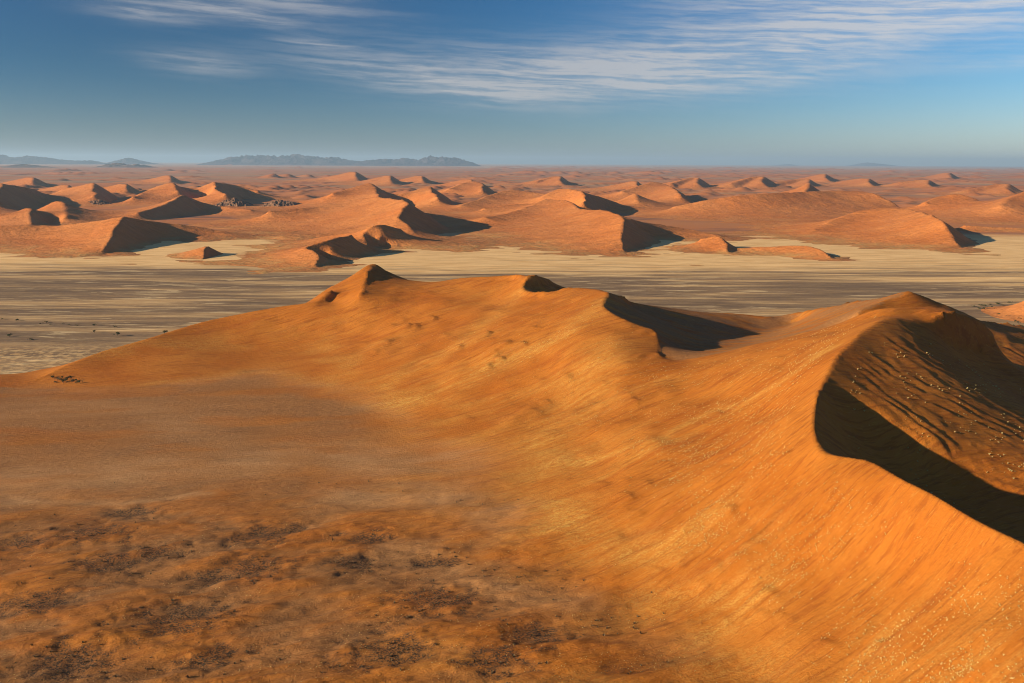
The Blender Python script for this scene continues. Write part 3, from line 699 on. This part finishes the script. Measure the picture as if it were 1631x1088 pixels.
linked('huge smooth whaleback dune right of centre', [[(1075, 328, 342), (1140, 315, 342), (1210, 308, 341), (1290, 304, 338), (1360, 303, 336), (1394, 308, 338), (1412, 316, 339), (1424, 324, 340)]], sl=.18, sr=.68, sf=.2, n=120, grass=.15)
linked('small pointed dune with dark face above the whaleback', [[(1245, 306, 316), (1270, 298, 316), (1288, 292, 316), (1281, 304, 320)]], sl=.18, sr=.68, sf=.4, n=72)
linked('rippled dune behind the broad right dune', [[(1470, 322, 342), (1490, 313, 340), (1510, 309, 340), (1530, 309, 340), (1550, 316, 341)]], sl=.18, sr=.68, sf=.26, n=104, grass=.2)
linked('pale dune rising to the right frame edge', [[(1588, 326, 350), (1610, 312, 347), (1650, 300, 344), (1720, 300, 342), (1780, 315, 348)]], sl=.18, sr=.68, sf=.26, n=96, grass=.2)

def linked_dunes():
    st = 0.0021; ua, ub, va, vb = math.log(1600.0), math.log(8600.0), -0.62, 0.63
    cl, fl, seg = [], [], []
    for k, (lab, lines) in enumerate(LINKED):
        for li, ln in enumerate(lines):
            p = catmull([crest_pt(*q) for q in ln], 12); hm = p[:, 2].max()
            w = min(9.0, hm * 0.10)
            p[:, 0] += w * perlin(p[:, 0] / 70 + 3, p[:, 1] / 90, k + 500); p[:, 1] += 1.6 * w * perlin(p[:, 0] / 70, p[:, 1] / 110 + 7, k + 560)
            p[:, 2] = np.maximum(p[:, 2], 0.5); cl.append(p); seg.append((k, p[::3] if len(p) > 6 else p))
    allp = np.vstack(cl)
    sdir = -SDIR[:2] / np.linalg.norm(SDIR[:2])
    n_line = 0
    for k, (lab, lines) in enumerate(LINKED):
        for li in range(len(lines)):
            p = cl[n_line]; n_line += 1
            tg = np.gradient(p[:, :2], axis=0); tg /= np.linalg.norm(tg, axis=1)[:, None] + 1e-9
            nr = np.stack([tg[:, 1], -tg[:, 0]], 1); dn = nr @ sdir; nr *= np.sign(dn)[:, None]
            run = []; pk = int(np.argmax(p[:, 2]))
            for qi, (q, n_, d_) in enumerate(zip(p, nr, dn)):
                f = q[:2] + n_ * q[2] * 0.92 / 0.62; f2 = q[:2] + n_ * q[2] * 0.46 / 0.62
                near_other = np.hypot(allp[:, 0] - f[0], allp[:, 1] - f[1]).min() < 0.55 * q[2] / 0.62
                if li == 0 and qi >= pk - 2 and abs(d_) > 0.4 and q[2] > 8 and not near_other: run.append((f, f2, q[2]))
                else:
                    if len(run) > 2: fl.append(run)
                    run = []
            if len(run) > 2: fl.append(run)
    softs_ = []
    for run in fl:
        softs_.append([np.array([f[0], f[1], max(0.08 * h, 5.0)]) for f, f2, h in run]); softs_.append([np.array([f2[0], f2[1], 0.54 * h]) for f, f2, h in run])
    # which dune is nearest, on a coarse grid
    cu = np.linspace(ua, ub, 190); cv_ = np.linspace(va, vb, 160)
    CX = np.exp(cu)[:, None] * np.sin(cv_)[None]; CY = np.exp(cu)[:, None] * np.cos(cv_)[None]
    best = np.full(CX.shape, 1e9); own = np.zeros(CX.shape, int); hh = np.zeros(CX.shape)
    for k, p in seg:
        d = np.full(CX.shape, 1e9); hq = np.zeros(CX.shape)
        for a in p:
            dd = np.hypot(CX - a[0], CY - a[1]) - 0.6 * a[2]; mk = dd < d; d[mk] = dd[mk]; hq[mk] = a[2]
        mk = d < best; best[mk] = d[mk]; own[mk] = k; hh[mk] = np.maximum(hq[mk], p[:, 2].max() * 0.55)
    for _ in range(6): hh = (hh + np.roll(hh, 1, 0) + np.roll(hh, -1, 0) + np.roll(hh, 1, 1) + np.roll(hh, -1, 1)) / 5
    def screen(us, vs):
        iu = np.clip(((us - ua) / (ub - ua) * 189).round().astype(int), 0, 189); iv = np.clip(((vs - va) / (vb - va) * 159).round().astype(int), 0, 159)
        return (np.exp(us)[:, None] / (np.maximum(hh[np.ix_(iu, iv)], 14) * 2.4)) ** 2
    us, vs, Z = solve_field(cl, softs_, ua, ub, va, vb, st, 0.006, screen, 0.0, (200, 160, 120, 80, 45), 0)
    R = np.exp(us)[:, None]; X = R * np.sin(vs)[None]; Y = R * np.cos(vs)[None]
    sc = np.clip(Z / 40, 0, 1)
    Z = Z + sc * 1.5 * fbm(X / 90, Y / 90, 3, 601) + 0.8 * perlin(X / 160, Y / 160, 605)
    a24 = X * ca + Y * sa; c24 = -X * sa + Y * ca
    Z += sc * 0.9 * perlin(a24 / 160, c24 / 22 + 1.5 * perlin(a24 / 120, c24 / 90, 607), 608)
    back_fade = sstep(8500, 7200, R + 0 * X)
    toe = 3.2 + 1.6 * fbm(X / 120, Y / 60, 3, 611) + 8 * sstep(1760, 1620, R + 0 * X)
    low = 1 - sstep(1.5, 13, Z + 4 * fbm(X / 90, Y / 60, 3, 613))
    front = sstep(3000, 2500, Y)
    Zo = Z - toe - 14 * (1 - back_fade)
    gu, gv = np.gradient(Zo, us, vs); dr, dt = gu / R, gv / R
    gx = dr * np.sin(vs)[None] + dt * np.cos(vs)[None]; gy = dr * np.cos(vs)[None] - dt * np.sin(vs)[None]
    nn = np.stack([-gx, -gy, np.ones_like(gx)], -1); nn /= np.linalg.norm(nn, axis=-1)[..., None]
    iu = np.clip(((us - ua) / (ub - ua) * 189).round().astype(int), 0, 189); iv = np.clip(((vs - va) / (vb - va) * 159).round().astype(int), 0, 159)
    ow = own[np.ix_(iu, iv)]
    nu, nv = X.shape; idx = np.arange(nu * nv, dtype=np.int32).reshape(nu, nv)
    quad = np.stack([idx[:-1, :-1], idx[:-1, 1:], idx[1:, 1:], idx[1:, :-1]], -1).reshape(-1, 4)[:, ::-1]
    zq = Zo.ravel()[quad].max(1); okq = ow[:-1, :-1].ravel()
    co = np.stack([X, Y, Zo], -1).reshape(-1, 3); nrm = nn.reshape(-1, 3); lowr = (low * (0.35 + 0.65 * front)).ravel()
    a, b, c = co[quad[0, 0]], co[quad[0, 1]], co[quad[0, 2]]
    if np.cross(b - a, c - a)[2] < 0: quad = quad[:, ::-1]
    for k, (lab, lines) in enumerate(LINKED):
        q = quad[(okq == k) & (zq > -1.6)]
        if not len(q): continue
        used, inv = np.unique(q.ravel(), return_inverse=True)
        org = np.array([co[used, 0].mean(), co[used, 1].mean(), 0.0])
        me = bpy.data.meshes.new('dune'); v = (co[used] - org).astype(np.float32)
        me.vertices.add(len(v)); me.vertices.foreach_set('co', v.ravel())
        me.loops.add(q.size); me.loops.foreach_set('vertex_index', inv.astype(np.int32).ravel())
        me.polygons.add(len(q)); me.polygons.foreach_set('loop_start', np.arange(0, q.size, 4, dtype=np.int32)); me.polygons.foreach_set('use_smooth', np.ones(len(q), bool))
        me.update(calc_edges=True)
        at = me.attributes.new('low', 'FLOAT', 'POINT'); at.data.foreach_set('value', lowr[used].astype(np.float32))
        me.normals_split_custom_set_from_vertices(nrm[used].astype(np.float32))
        link('dune', me, MAT_FAR, lab, 'dune', 'red dunes across the plain', 'structure', loc=org)
linked_dunes()
# third row, small and far
far_list = [
 ('tiny lit dune far left of the horizon mountains', [(25, 288, 294), (52, 281, 292), (60, 287, 295)]),
 ('far dune with short shade over the dark low dunes', [(75, 299, 306), (108, 293, 304), (116, 299, 307)]),
 ('far low dune over the left dark dunes', [(170, 300, 307), (200, 291, 305), (212, 299, 309)]),
 ('lone orange dune on the far gravel flat', [(252, 286, 289), (270, 278, 287), (279, 284, 289)]),
 ('far left dune of the row below the mountains', [(540, 281, 287), (565, 272, 285), (573, 278, 287)]),
 ('second dune of the row below the mountains', [(592, 288, 293), (620, 278, 290), (629, 285, 293)]),
 ('third dune of the row below the mountains', [(645, 284, 290), (671, 279, 288), (690, 284, 290)]),
 ('small crest behind the crescent dune', [(585, 306, 316), (605, 300, 314), (640, 305, 316)]),
 ('far dune right of the row below the mountains', [(718, 290, 297), (748, 284, 295), (760, 290, 297)]),
 ('far dark sided dune near the centre of the horizon', [(855, 288, 294), (890, 279, 291), (896, 285, 293), (935, 289, 295)]),
 ('pale dune far right of the dark sided dune', [(985, 294, 301), (1012, 287, 299), (1028, 292, 302)]),
 ('far double dune above the curved dune', [(1070, 292, 300), (1108, 281, 296), (1130, 289, 299)]),
 ('far long dune above the whaleback', [(1165, 291, 299), (1211, 279, 295), (1233, 289, 299)]),
 ('far dune with streak of shade toward the right', [(1233, 290, 296), (1285, 284, 293), (1312, 283, 294)]),
 ('small far dune under the right faint mountain', [(1290, 284, 287), (1312, 276, 285), (1320, 281, 287)]),
 ('far dune beside the small pointed one', [(1340, 288, 293), (1380, 283, 292), (1400, 290, 294)]),
 ('far crest on the right with thin shade', [(1430, 290, 296), (1475, 285, 294), (1495, 291, 297)]),
 ('far bright dune nearing the right frame edge', [(1540, 301, 308), (1600, 291, 305), (1640, 296, 308)]),
 ('far pale dune at the right horizon', [(1490, 279, 282), (1510, 274, 281), (1520, 278, 282)]),
]
for lab, ln in far_list:
    (x0, y0, b0), (x1, y1, b1) = ln[0], ln[1]
    dune(lab, [[(x0, y0, b0 + 2), (x1, y1, b1 + 4), (x1 + 2, y1 + 0.45 * (b1 + 6 - y1), b1 + 6)]], sl=.16, sr=.66, sf=.36, n=50, grass=.3)
# ---------------------------------------------------------------- mountains, hills and rock outcrops
def mat_rock(name, c1, c2, scale):
    m, T, b = material(name)
    pos = T.node('ShaderNodeNewGeometry').outputs['Position']
    n = T.noise(pos, scale, 6.0, 0.65); n2 = T.noise(pos, scale * 7, 4.0, 0.6)
    col = T.mix(T.range(n, 0.35, 0.65), c1, c2); col = T.mix(T.range(n2, 0.5, 0.75, 0.0, 0.5), col, tuple(v * 0.5 for v in c1))
    T.l.new(col, b.inputs['Base Color'])
    bump(T, b, T.math('ADD', n2, n), 0.12 / scale, 0.7)
    return m
MAT_MOUNTAIN = mat_rock('mountain_rock', (0.05, 0.036, 0.038), (0.10, 0.068, 0.064), 0.0012)
MAT_OUTCROP = mat_rock('outcrop_rock', (0.13, 0.068, 0.040), (0.27, 0.135, 0.065), 0.03)

def mountain(name, label, prof, dist, depth, mat, nx=200, ny=44, ridge=0.5, cat='mountain', seed=0):
    """a range built on a ground grid: the skyline profile sets the height of the main ridge, spurs and gullies run off both flanks"""
    pxs = np.array([p[0] for p in prof], float); tops = np.array([p[1] for p in prof], float)
    xs = (pxs - W_PX / 2) / F_PX * dist * 1.0
    d2 = [FWD + (p[0] - W_PX / 2) / F_PX * RGT - (p[1] - H_PX / 2) / F_PX * UPV for p in prof]
    hs = np.array([CAM_H + d[2] * dist / d[1] for d in d2])
    X1 = np.linspace(xs[0], xs[-1], nx); H1 = np.maximum(np.interp(X1, xs, hs), 0)
    X, V = np.meshgrid(X1, np.linspace(-1, 1, ny), indexing='ij')
    wob = 0.25 * perlin(X / (depth * 0.8), X * 0 + seed, seed)
    q = np.abs(V - wob * (1 - V * V))
    sc = depth * 0.16
    rid = 1 - np.abs(fbm(X / sc, V * depth / (sc * 2.2), 5, seed + 3, 0.55)) * 1.3
    Z = H1[:, None] * np.clip(1 - q, 0, 1) ** 0.8 * (1 - ridge + ridge * np.clip(rid, 0, 1.2)) 
    Z += H1[:, None] * 0.06 * fbm(X / (sc * .3), V * depth / (sc * .3), 3, seed + 9) * (1 - q).clip(0, 1)
    Z = Z - H1.max() * 0.04 - 3
    c = np.array([X1.mean(), dist, 0])
    return link(name, grid_mesh(name, X - c[0], V * depth / 2, Z), mat, label, cat, 'mountains on the horizon' if dist > 40000 else None, 'structure', loc=c)
mountain('mountain_range', 'long rugged blue mountain range on the horizon left of centre', [(343, 262), (352, 254), (375, 248), (400, 245), (430, 243), (450, 246), (480, 244), (505, 246), (520, 249), (540, 247), (556, 252), (580, 255), (600, 251), (630, 252), (650, 250), (670, 252), (685, 246), (705, 246), (725, 249), (745, 254), (764, 262)], 50000, 7500, MAT_MOUNTAIN, 420, 40, .55, seed=3)
mountain('mountain_range', 'hazy blue mountain slope at the far left horizon', [(-120, 246), (-60, 236), (0, 240), (15, 243), (30, 248), (60, 246), (80, 248), (110, 253), (150, 254), (178, 260)], 49000, 6500, MAT_MOUNTAIN, 240, 36, .5, seed=7)
mountain('mountain', 'small isolated blue mountain between the two left ranges', [(186, 260), (205, 251), (215, 250), (232, 254), (256, 260)], 52000, 4000, MAT_MOUNTAIN, 90, 30, .45, seed=11)
mountain('mountain', 'faint pale mountain on the right horizon', [(1335, 267), (1352, 262), (1366, 258), (1380, 259), (1392, 260), (1410, 263), (1432, 267)], 95000, 7000, MAT_MOUNTAIN, 90, 30, .45, seed=13)
mountain('mountain', 'barely visible low mountain right of centre on the horizon', [(1215, 266), (1232, 262), (1248, 261), (1262, 266)], 98000, 6000, MAT_MOUNTAIN, 70, 26, .4, seed=15)
mountain('rocky_hill', 'dark low rocky hill on the far left gravel flat', [(8, 268), (30, 263), (45, 260), (62, 262), (90, 267)], 26000, 2600, MAT_OUTCROP, 110, 34, .5, 'hill', 17)
mountain('rocky_hill', 'dark flat topped hill below the small isolated mountain', [(176, 266), (186, 259), (200, 258), (215, 261), (232, 260), (248, 266)], 28000, 2400, MAT_OUTCROP, 110, 34, .5, 'hill', 19)
def outcrop(label, px, yb, wpx, hpx, seed):
    g = P(px, yb, 0); s_ = g[1] / F_PX; w, h = wpx * s_, hpx * s_
    n = 64; X, Y = np.meshgrid(np.linspace(-w, w, n), np.linspace(-w * .8, w * .8, n), indexing='ij')
    q = np.hypot(X / w, Y / (w * .8)) + 0.25 * fbm(X / (w * .5), Y / (w * .5), 3, seed)
    rid = 1 - np.abs(fbm(X / (w * .35), Y / (w * .35), 5, seed + 2, 0.6))
    Z = h * np.clip(1 - q, 0, 1) ** 0.6 * (0.25 + 0.95 * rid) + 0.06 * h * fbm(X / 9, Y / 9, 2, seed + 5) * (q < 1) - 3
    link('rock_outcrop', grid_mesh('rock_outcrop', X, Y, Z), MAT_OUTCROP, label, 'rock', 'rock outcrops among the dunes', loc=g)
outcrop('dark rugged rock outcrop in front of the wide shaded dune', 372, 329, 32, 13, 201)
outcrop('brown rock outcrop right of the dark rugged one', 449, 330, 34, 12, 211)
outcrop('low brown rock outcrop behind the pyramid dune at left', 156, 327, 24, 9, 221)

# ---------------------------------------------------------------- shrubs
def mat_leaf(name, c1, c2):
    m, T, b = material(name)
    oi = T.node('ShaderNodeObjectInfo').outputs['Random']; pos = T.node('ShaderNodeNewGeometry').outputs['Position']
    n = T.noise(pos, 1.3, 2.0)
    col = T.mix(T.range(n, 0.3, 0.7), c1, c2); col = T.mix(T.math('MULTIPLY', oi, 0.35), col, tuple(v * 0.6 for v in c1))
    T.l.new(col, b.inputs['Base Color']); return m
MAT_LEAF = mat_leaf('shrub_leaves', (0.035, 0.042, 0.014), (0.075, 0.075, 0.026))
MAT_DRYLEAF = mat_leaf('dry_shrub_leaves', (0.10, 0.085, 0.045), (0.17, 0.14, 0.07))
MAT_WOOD = mat_leaf('shrub_wood', (0.07, 0.05, 0.035), (0.11, 0.08, 0.055))
MAT_STRAW = mat_leaf('straw_grass', (0.52, 0.35, 0.11), (0.66, 0.47, 0.18))
MAT_SCRUB = mat_leaf('low_scrub', (0.11, 0.070, 0.034), (0.20, 0.125, 0.055))

def crown_mesh(name, n, seed):
    rg = np.random.default_rng(seed); co, tr = [], []
    lobes = [(rg.normal(0, .32), rg.normal(0, .32), rg.uniform(.35, .75), rg.uniform(.25, .45)) for _ in range(7)]
    for i in range(n):
        lx, ly, lz, lr = lobes[rg.integers(len(lobes))]
        d = rg.normal(size=3); d /= np.linalg.norm(d); c = np.array([lx, ly, lz]) + d * lr * rg.uniform(.55, 1.0) * np.array([1, 1, .75]); c[2] = max(c[2], .06)
        a = rg.normal(size=3); a /= np.linalg.norm(a); b = np.cross(a, rg.normal(size=3)); b /= np.linalg.norm(b)
        s_ = rg.uniform(.06, .13); k = len(co); co += [c - a * s_, c + b * s_ * .8, c + a * s_, c - b * s_ * .8]; tr += [(k, k + 1, k + 2), (k, k + 2, k + 3)]
    return tri_mesh(name, co, tr)
def stem_mesh(name, seed):
    rg = np.random.default_rng(seed); co, tr = [], []
    for i in range(6):
        a = rg.uniform(0, 6.28); tip = np.array([.35 * math.cos(a), .35 * math.sin(a), rg.uniform(.4, .7)]); r = .035
        k = len(co)
        for j in range(4): co.append(np.array([r * math.cos(j * 1.571), r * math.sin(j * 1.571), -.08]))
        co.append(tip)
        for j in range(4): tr.append((k + j, k + (j + 1) % 4, k + 4))
    return tri_mesh(name, co, tr)
CROWNS = [crown_mesh('shrub_crown', 170, 300 + i) for i in range(5)]; STEMS = [stem_mesh('shrub_stem', 320 + i) for i in range(2)]
for c in CROWNS: c.materials.append(MAT_LEAF)
DRYCROWNS = [c.copy() for c in CROWNS]
for c in DRYCROWNS: c.materials.clear(); c.materials.append(MAT_DRYLEAF)
for c in STEMS: c.materials.append(MAT_WOOD)
def shrub(label, loc, w, h, i, group=None, dry=False):
    e = link('shrub', None, None, label, 'shrub', group, loc=loc)
    e.scale = (w / 1.5, w / 1.5, h / 1.1); e.rotation_euler[2] = i * 1.7
    link('crown', (DRYCROWNS if dry else CROWNS)[i % 5], parent=e); link('stem', STEMS[i % 2], parent=e)
    return e
SHRUBS = [(15, 536, 7.5, 4.2, 'big dark green shrub on the plain near the left frame edge'), (48, 542, 5.5, 3.2, 'dark green shrub on the plain, second from the left in the nearest row'),
          (187, 534, 8, 4.4, 'large round green shrub on the plain left of the dune crest'), (262, 531, 8, 4.2, 'dark green shrub just above the dune crest line'),
          (27, 511, 5, 3.2, 'small dark shrub alone behind the big left one'), (74, 514, 5, 2.6, 'small dark shrub in the middle of the far left row'),
          (65, 516, 3.6, 2, 'tiny shrub just left of the middle far row shrub'), (80, 518, 3.6, 2, 'tiny shrub just right of the middle far row shrub'), (112, 518, 5, 2.4, 'pale low shrub in the far row, left of a similar one'), (123, 519, 5, 2.2, 'pale low shrub in the far row, right of a similar one'),
          (150, 519, 6, 3.2, 'dark shrub in the far row above the lone narrow shrub'), (184, 521, 4.6, 2.6, 'last dark shrub at the right end of the far row'),
          (151, 530, 4, 4, 'narrow upright shrub between the far and near rows'), (100, 516, 3, 2, 'very small shrub between the dark and pale far row shrubs'), (3, 509, 3.6, 2.2, 'small shrub cut by the left frame edge')]
for i, (px, py, w, h, lab) in enumerate(SHRUBS): shrub(lab, P(px, py, -0.9), w, h, i, 'shrubs on the left plain', dry='pale' in lab)
for i, (px, py) in enumerate([(1551, 489), (1562, 487), (1569, 488), (1577, 486), (1590, 485), (1597, 487), (1609, 483), (1560, 492), (1568, 493), (1575, 492), (1584, 495), (1579, 489), (1593, 499), (1598, 501), (1590, 502), (1612, 505), (1618, 506),
                              (1616, 512), (1622, 515), (1628, 521), (1615, 520), (1606, 505), (1625, 509), (1640, 524), (1655, 530)]):
    shrub('grey green shrub in the ragged strip below the small right dune', P(px, py, -0.9), 6.5 + 2.5 * math.sin(i * 2.1), 3.0 + math.sin(i * 3.3), i, 'shrubs below the small right dune', dry=i % 3 == 0)
for i, (px, py) in enumerate([(84, 604), (92, 607), (99, 604), (105, 608), (110, 603), (116, 609), (122, 607), (101, 610), (128, 611), (89, 610)]):
    q = P(px, py, 5.0); z = ground_z(q[0], q[1]); q = P(px, py, z); z = ground_z(q[0], q[1])
    shrub('dark scrubby bush in the thicket at the left toe of the dune', (q[0], q[1], z - .2), 4.5 + 1.5 * math.sin(i * 1.9), 3.2 + 1.0 * math.sin(i * 2.7), i, 'thicket at the dune toe', dry=i % 4 == 1)

# ---------------------------------------------------------------- grass tufts
def tuft_arrays(rg, n):
    co, tr = [], []
    for i in range(n):
        a = rg.uniform(0, 6.28); lean = rg.uniform(.15, .75); h = rg.uniform(.55, 1.0); r0 = rg.uniform(0, .18)
        b = np.array([r0 * math.cos(a), r0 * math.sin(a), -.05]); t = np.array([lean * math.cos(a), lean * math.sin(a), h * (1 - .45 * lean)]); p = np.array([-math.sin(a), math.cos(a), 0]) * .16
        m_ = (b + t) * .5 + np.array([0, 0, .12]); k = len(co)
        co += [b - p * .6, b + p * .6, m_ + p, m_ - p, t]; tr += [(k, k + 1, k + 2), (k, k + 2, k + 3), (k + 3, k + 2, k + 4)]
    return np.array(co), np.array(tr)
TUFTS = []
for i in range(4):
    co, tr = tuft_arrays(np.random.default_rng(400 + i), 12); me = tri_mesh('grass_tuft', co, tr); me.materials.append(MAT_STRAW); TUFTS.append(me)
def project(p):
    v = np.asarray(p) - np.array([0, 0, CAM_H]); w = v @ FWD
    return W_PX / 2 + F_PX * (v @ RGT) / w, H_PX / 2 - F_PX * (v @ UPV) / w
F_w = np.array([P(*p) for p in F_c])
rg = np.random.default_rng(55); cnt = 0; tries = 0
while cnt < 270 and tries < 40000:
    tries += 1
    x, y = rg.uniform(170, 420), rg.uniform(430, 690)
    if not inside(np.array([x]), np.array([y]), bowl_poly)[0]: continue
    dn = float(fbm(np.array(x / 26), np.array(y / 26), 2, 301))
    if dn < 0.12 or rg.uniform() > dn * 2.2: continue
    if pdist(np.array([x]), np.array([y]), F_w)[0] < 10: continue
    z = ground_z(x, y); u, v = project((x, y, z))
    if not (1315 < u < 1650 and 535 < v < 805): continue
    s_ = .45 + 1.0 * rg.uniform() ** 1.6
    o = link('grass_tuft', TUFTS[cnt % 4], None, 'pale dry grass tuft on the rippled sand of the shaded bowl', 'grass tuft', 'grass tufts in the bowl', loc=(x, y, z - .05))
    o.scale = (s_, s_, s_ * .9); o.rotation_euler[2] = rg.uniform(0, 6.28); cnt += 1
def scatter(name, label, cat, mat, n, region, accept, size, seed, blades=4):
    rg = np.random.default_rng(seed); base = [tuft_arrays(rg, blades) for _ in range(6)]
    C_, T_, k = [], [], 0
    m_ = n * 14
    th = rg.uniform(region[0], region[1], m_); r = np.exp(rg.uniform(math.log(region[2]), math.log(region[3]), m_) ) 
    X, Y = r * np.sin(th), r * np.cos(th)
    iu = ((np.log(r) - U_A) / STEP).astype(int).clip(0, len(US) - 1); iv = ((th - V_A) / STEP).astype(int).clip(0, len(VS) - 1)
    pr = accept(X, Y, iu, iv); ok = np.nonzero(rg.uniform(size=m_) < pr)[0][:n]
    for j in ok:
        z = ground_z(X[j], Y[j])
        if z is None: continue
        co, tr = base[j % 6]; s_ = rg.uniform(*size); a = rg.uniform(0, 6.28); c, s2 = math.cos(a), math.sin(a)
        q = co * s_; q = np.stack([q[:, 0] * c - q[:, 1] * s2 + X[j], q[:, 0] * s2 + q[:, 1] * c + Y[j], q[:, 2] * .85 + z], 1)
        C_.append(q); T_.append(tr + k); k += len(q)
    link(name, tri_mesh(name, np.vstack(C_), np.vstack(T_)), mat, label, cat, kind='stuff')
def acc_slope(X, Y, iu, iv):
    row = np.clip(0.55 + 0.9 * perlin((X * ca + Y * sa) / 60, (-X * sa + Y * ca) / 5.5, 401), 0, 1)
    reg = sstep(-0.05, 0.30, np.arctan2(X, Y) + 0.10 * fbm(X / 50, Y / 50, 2, 407)) * sstep(900, 480, Y)
    return slope_m[iu, iv] * row * (0.15 + 0.85 * reg) * sstep(8, 24, crest_d[iu, iv]) * sstep(22, 36, ZF[iu, iv]) * np.clip(.6 + fbm(X / 40, Y / 40, 2, 403), 0.05, 1)
scatter('dry_grass', 'thousands of small straw tufts in rows on the lit windward slope', 'grass', MAT_STRAW, 10000, (-0.25, 0.62, 230, 900), acc_slope, (.45, .95), 61)
def acc_flat(X, Y, iu, iv): return np.clip(scrub[iu, iv], 0, 1) * near[iu, iv]
scatter('low_scrub', 'low dark scrub in the hollows of the foreground flat', 'scrub', MAT_SCRUB, 700, (-0.6, 0.25, 270, 640), acc_flat, (.5, 1.5), 63, 7)
def acc_flat2(X, Y, iu, iv): return 0.5 * near[iu, iv] * np.clip(.3 + fbm(X / 30, Y / 16, 3, 405), 0, 1) * (1 - scrub[iu, iv] * .7)
scatter('flat_grass', 'sparse straw tufts scattered over the hummocky foreground flat', 'grass', MAT_STRAW, 3200, (-0.6, 0.3, 270, 620), acc_flat2, (.3, .6), 65)

# ---------------------------------------------------------------- haze
def haze():
    s_, y0, y1, zb, zt = 125000.0, -3000.0, 130000.0, -80.0, 900.0
    co = [(x, y, z) for z in (zb, zt) for y in (y0, y1) for x in (-s_, s_)]
    fa = [(0, 2, 3, 1), (4, 5, 7, 6), (0, 1, 5, 4), (2, 6, 7, 3), (0, 4, 6, 2), (1, 3, 7, 5)]
    me = bpy.data.meshes.new('haze'); me.from_pydata(co, [], fa); me.update()
    m = bpy.data.materials.new('haze_air'); m.use_nodes = True; T = NT(m.node_tree)
    o = T.node('ShaderNodeOutputMaterial'); v = T.node('ShaderNodeVolumePrincipled'); T.l.new(v.outputs[0], o.inputs['Volume'])
    v.inputs['Color'].default_value = (0.58, 0.78, 0.93, 1); v.inputs['Density'].default_value = 1.7e-5; v.inputs['Anisotropy'].default_value = 0.2
    link('haze', me, m, 'thin blue desert haze over the whole view', 'haze', kind='stuff')
haze()
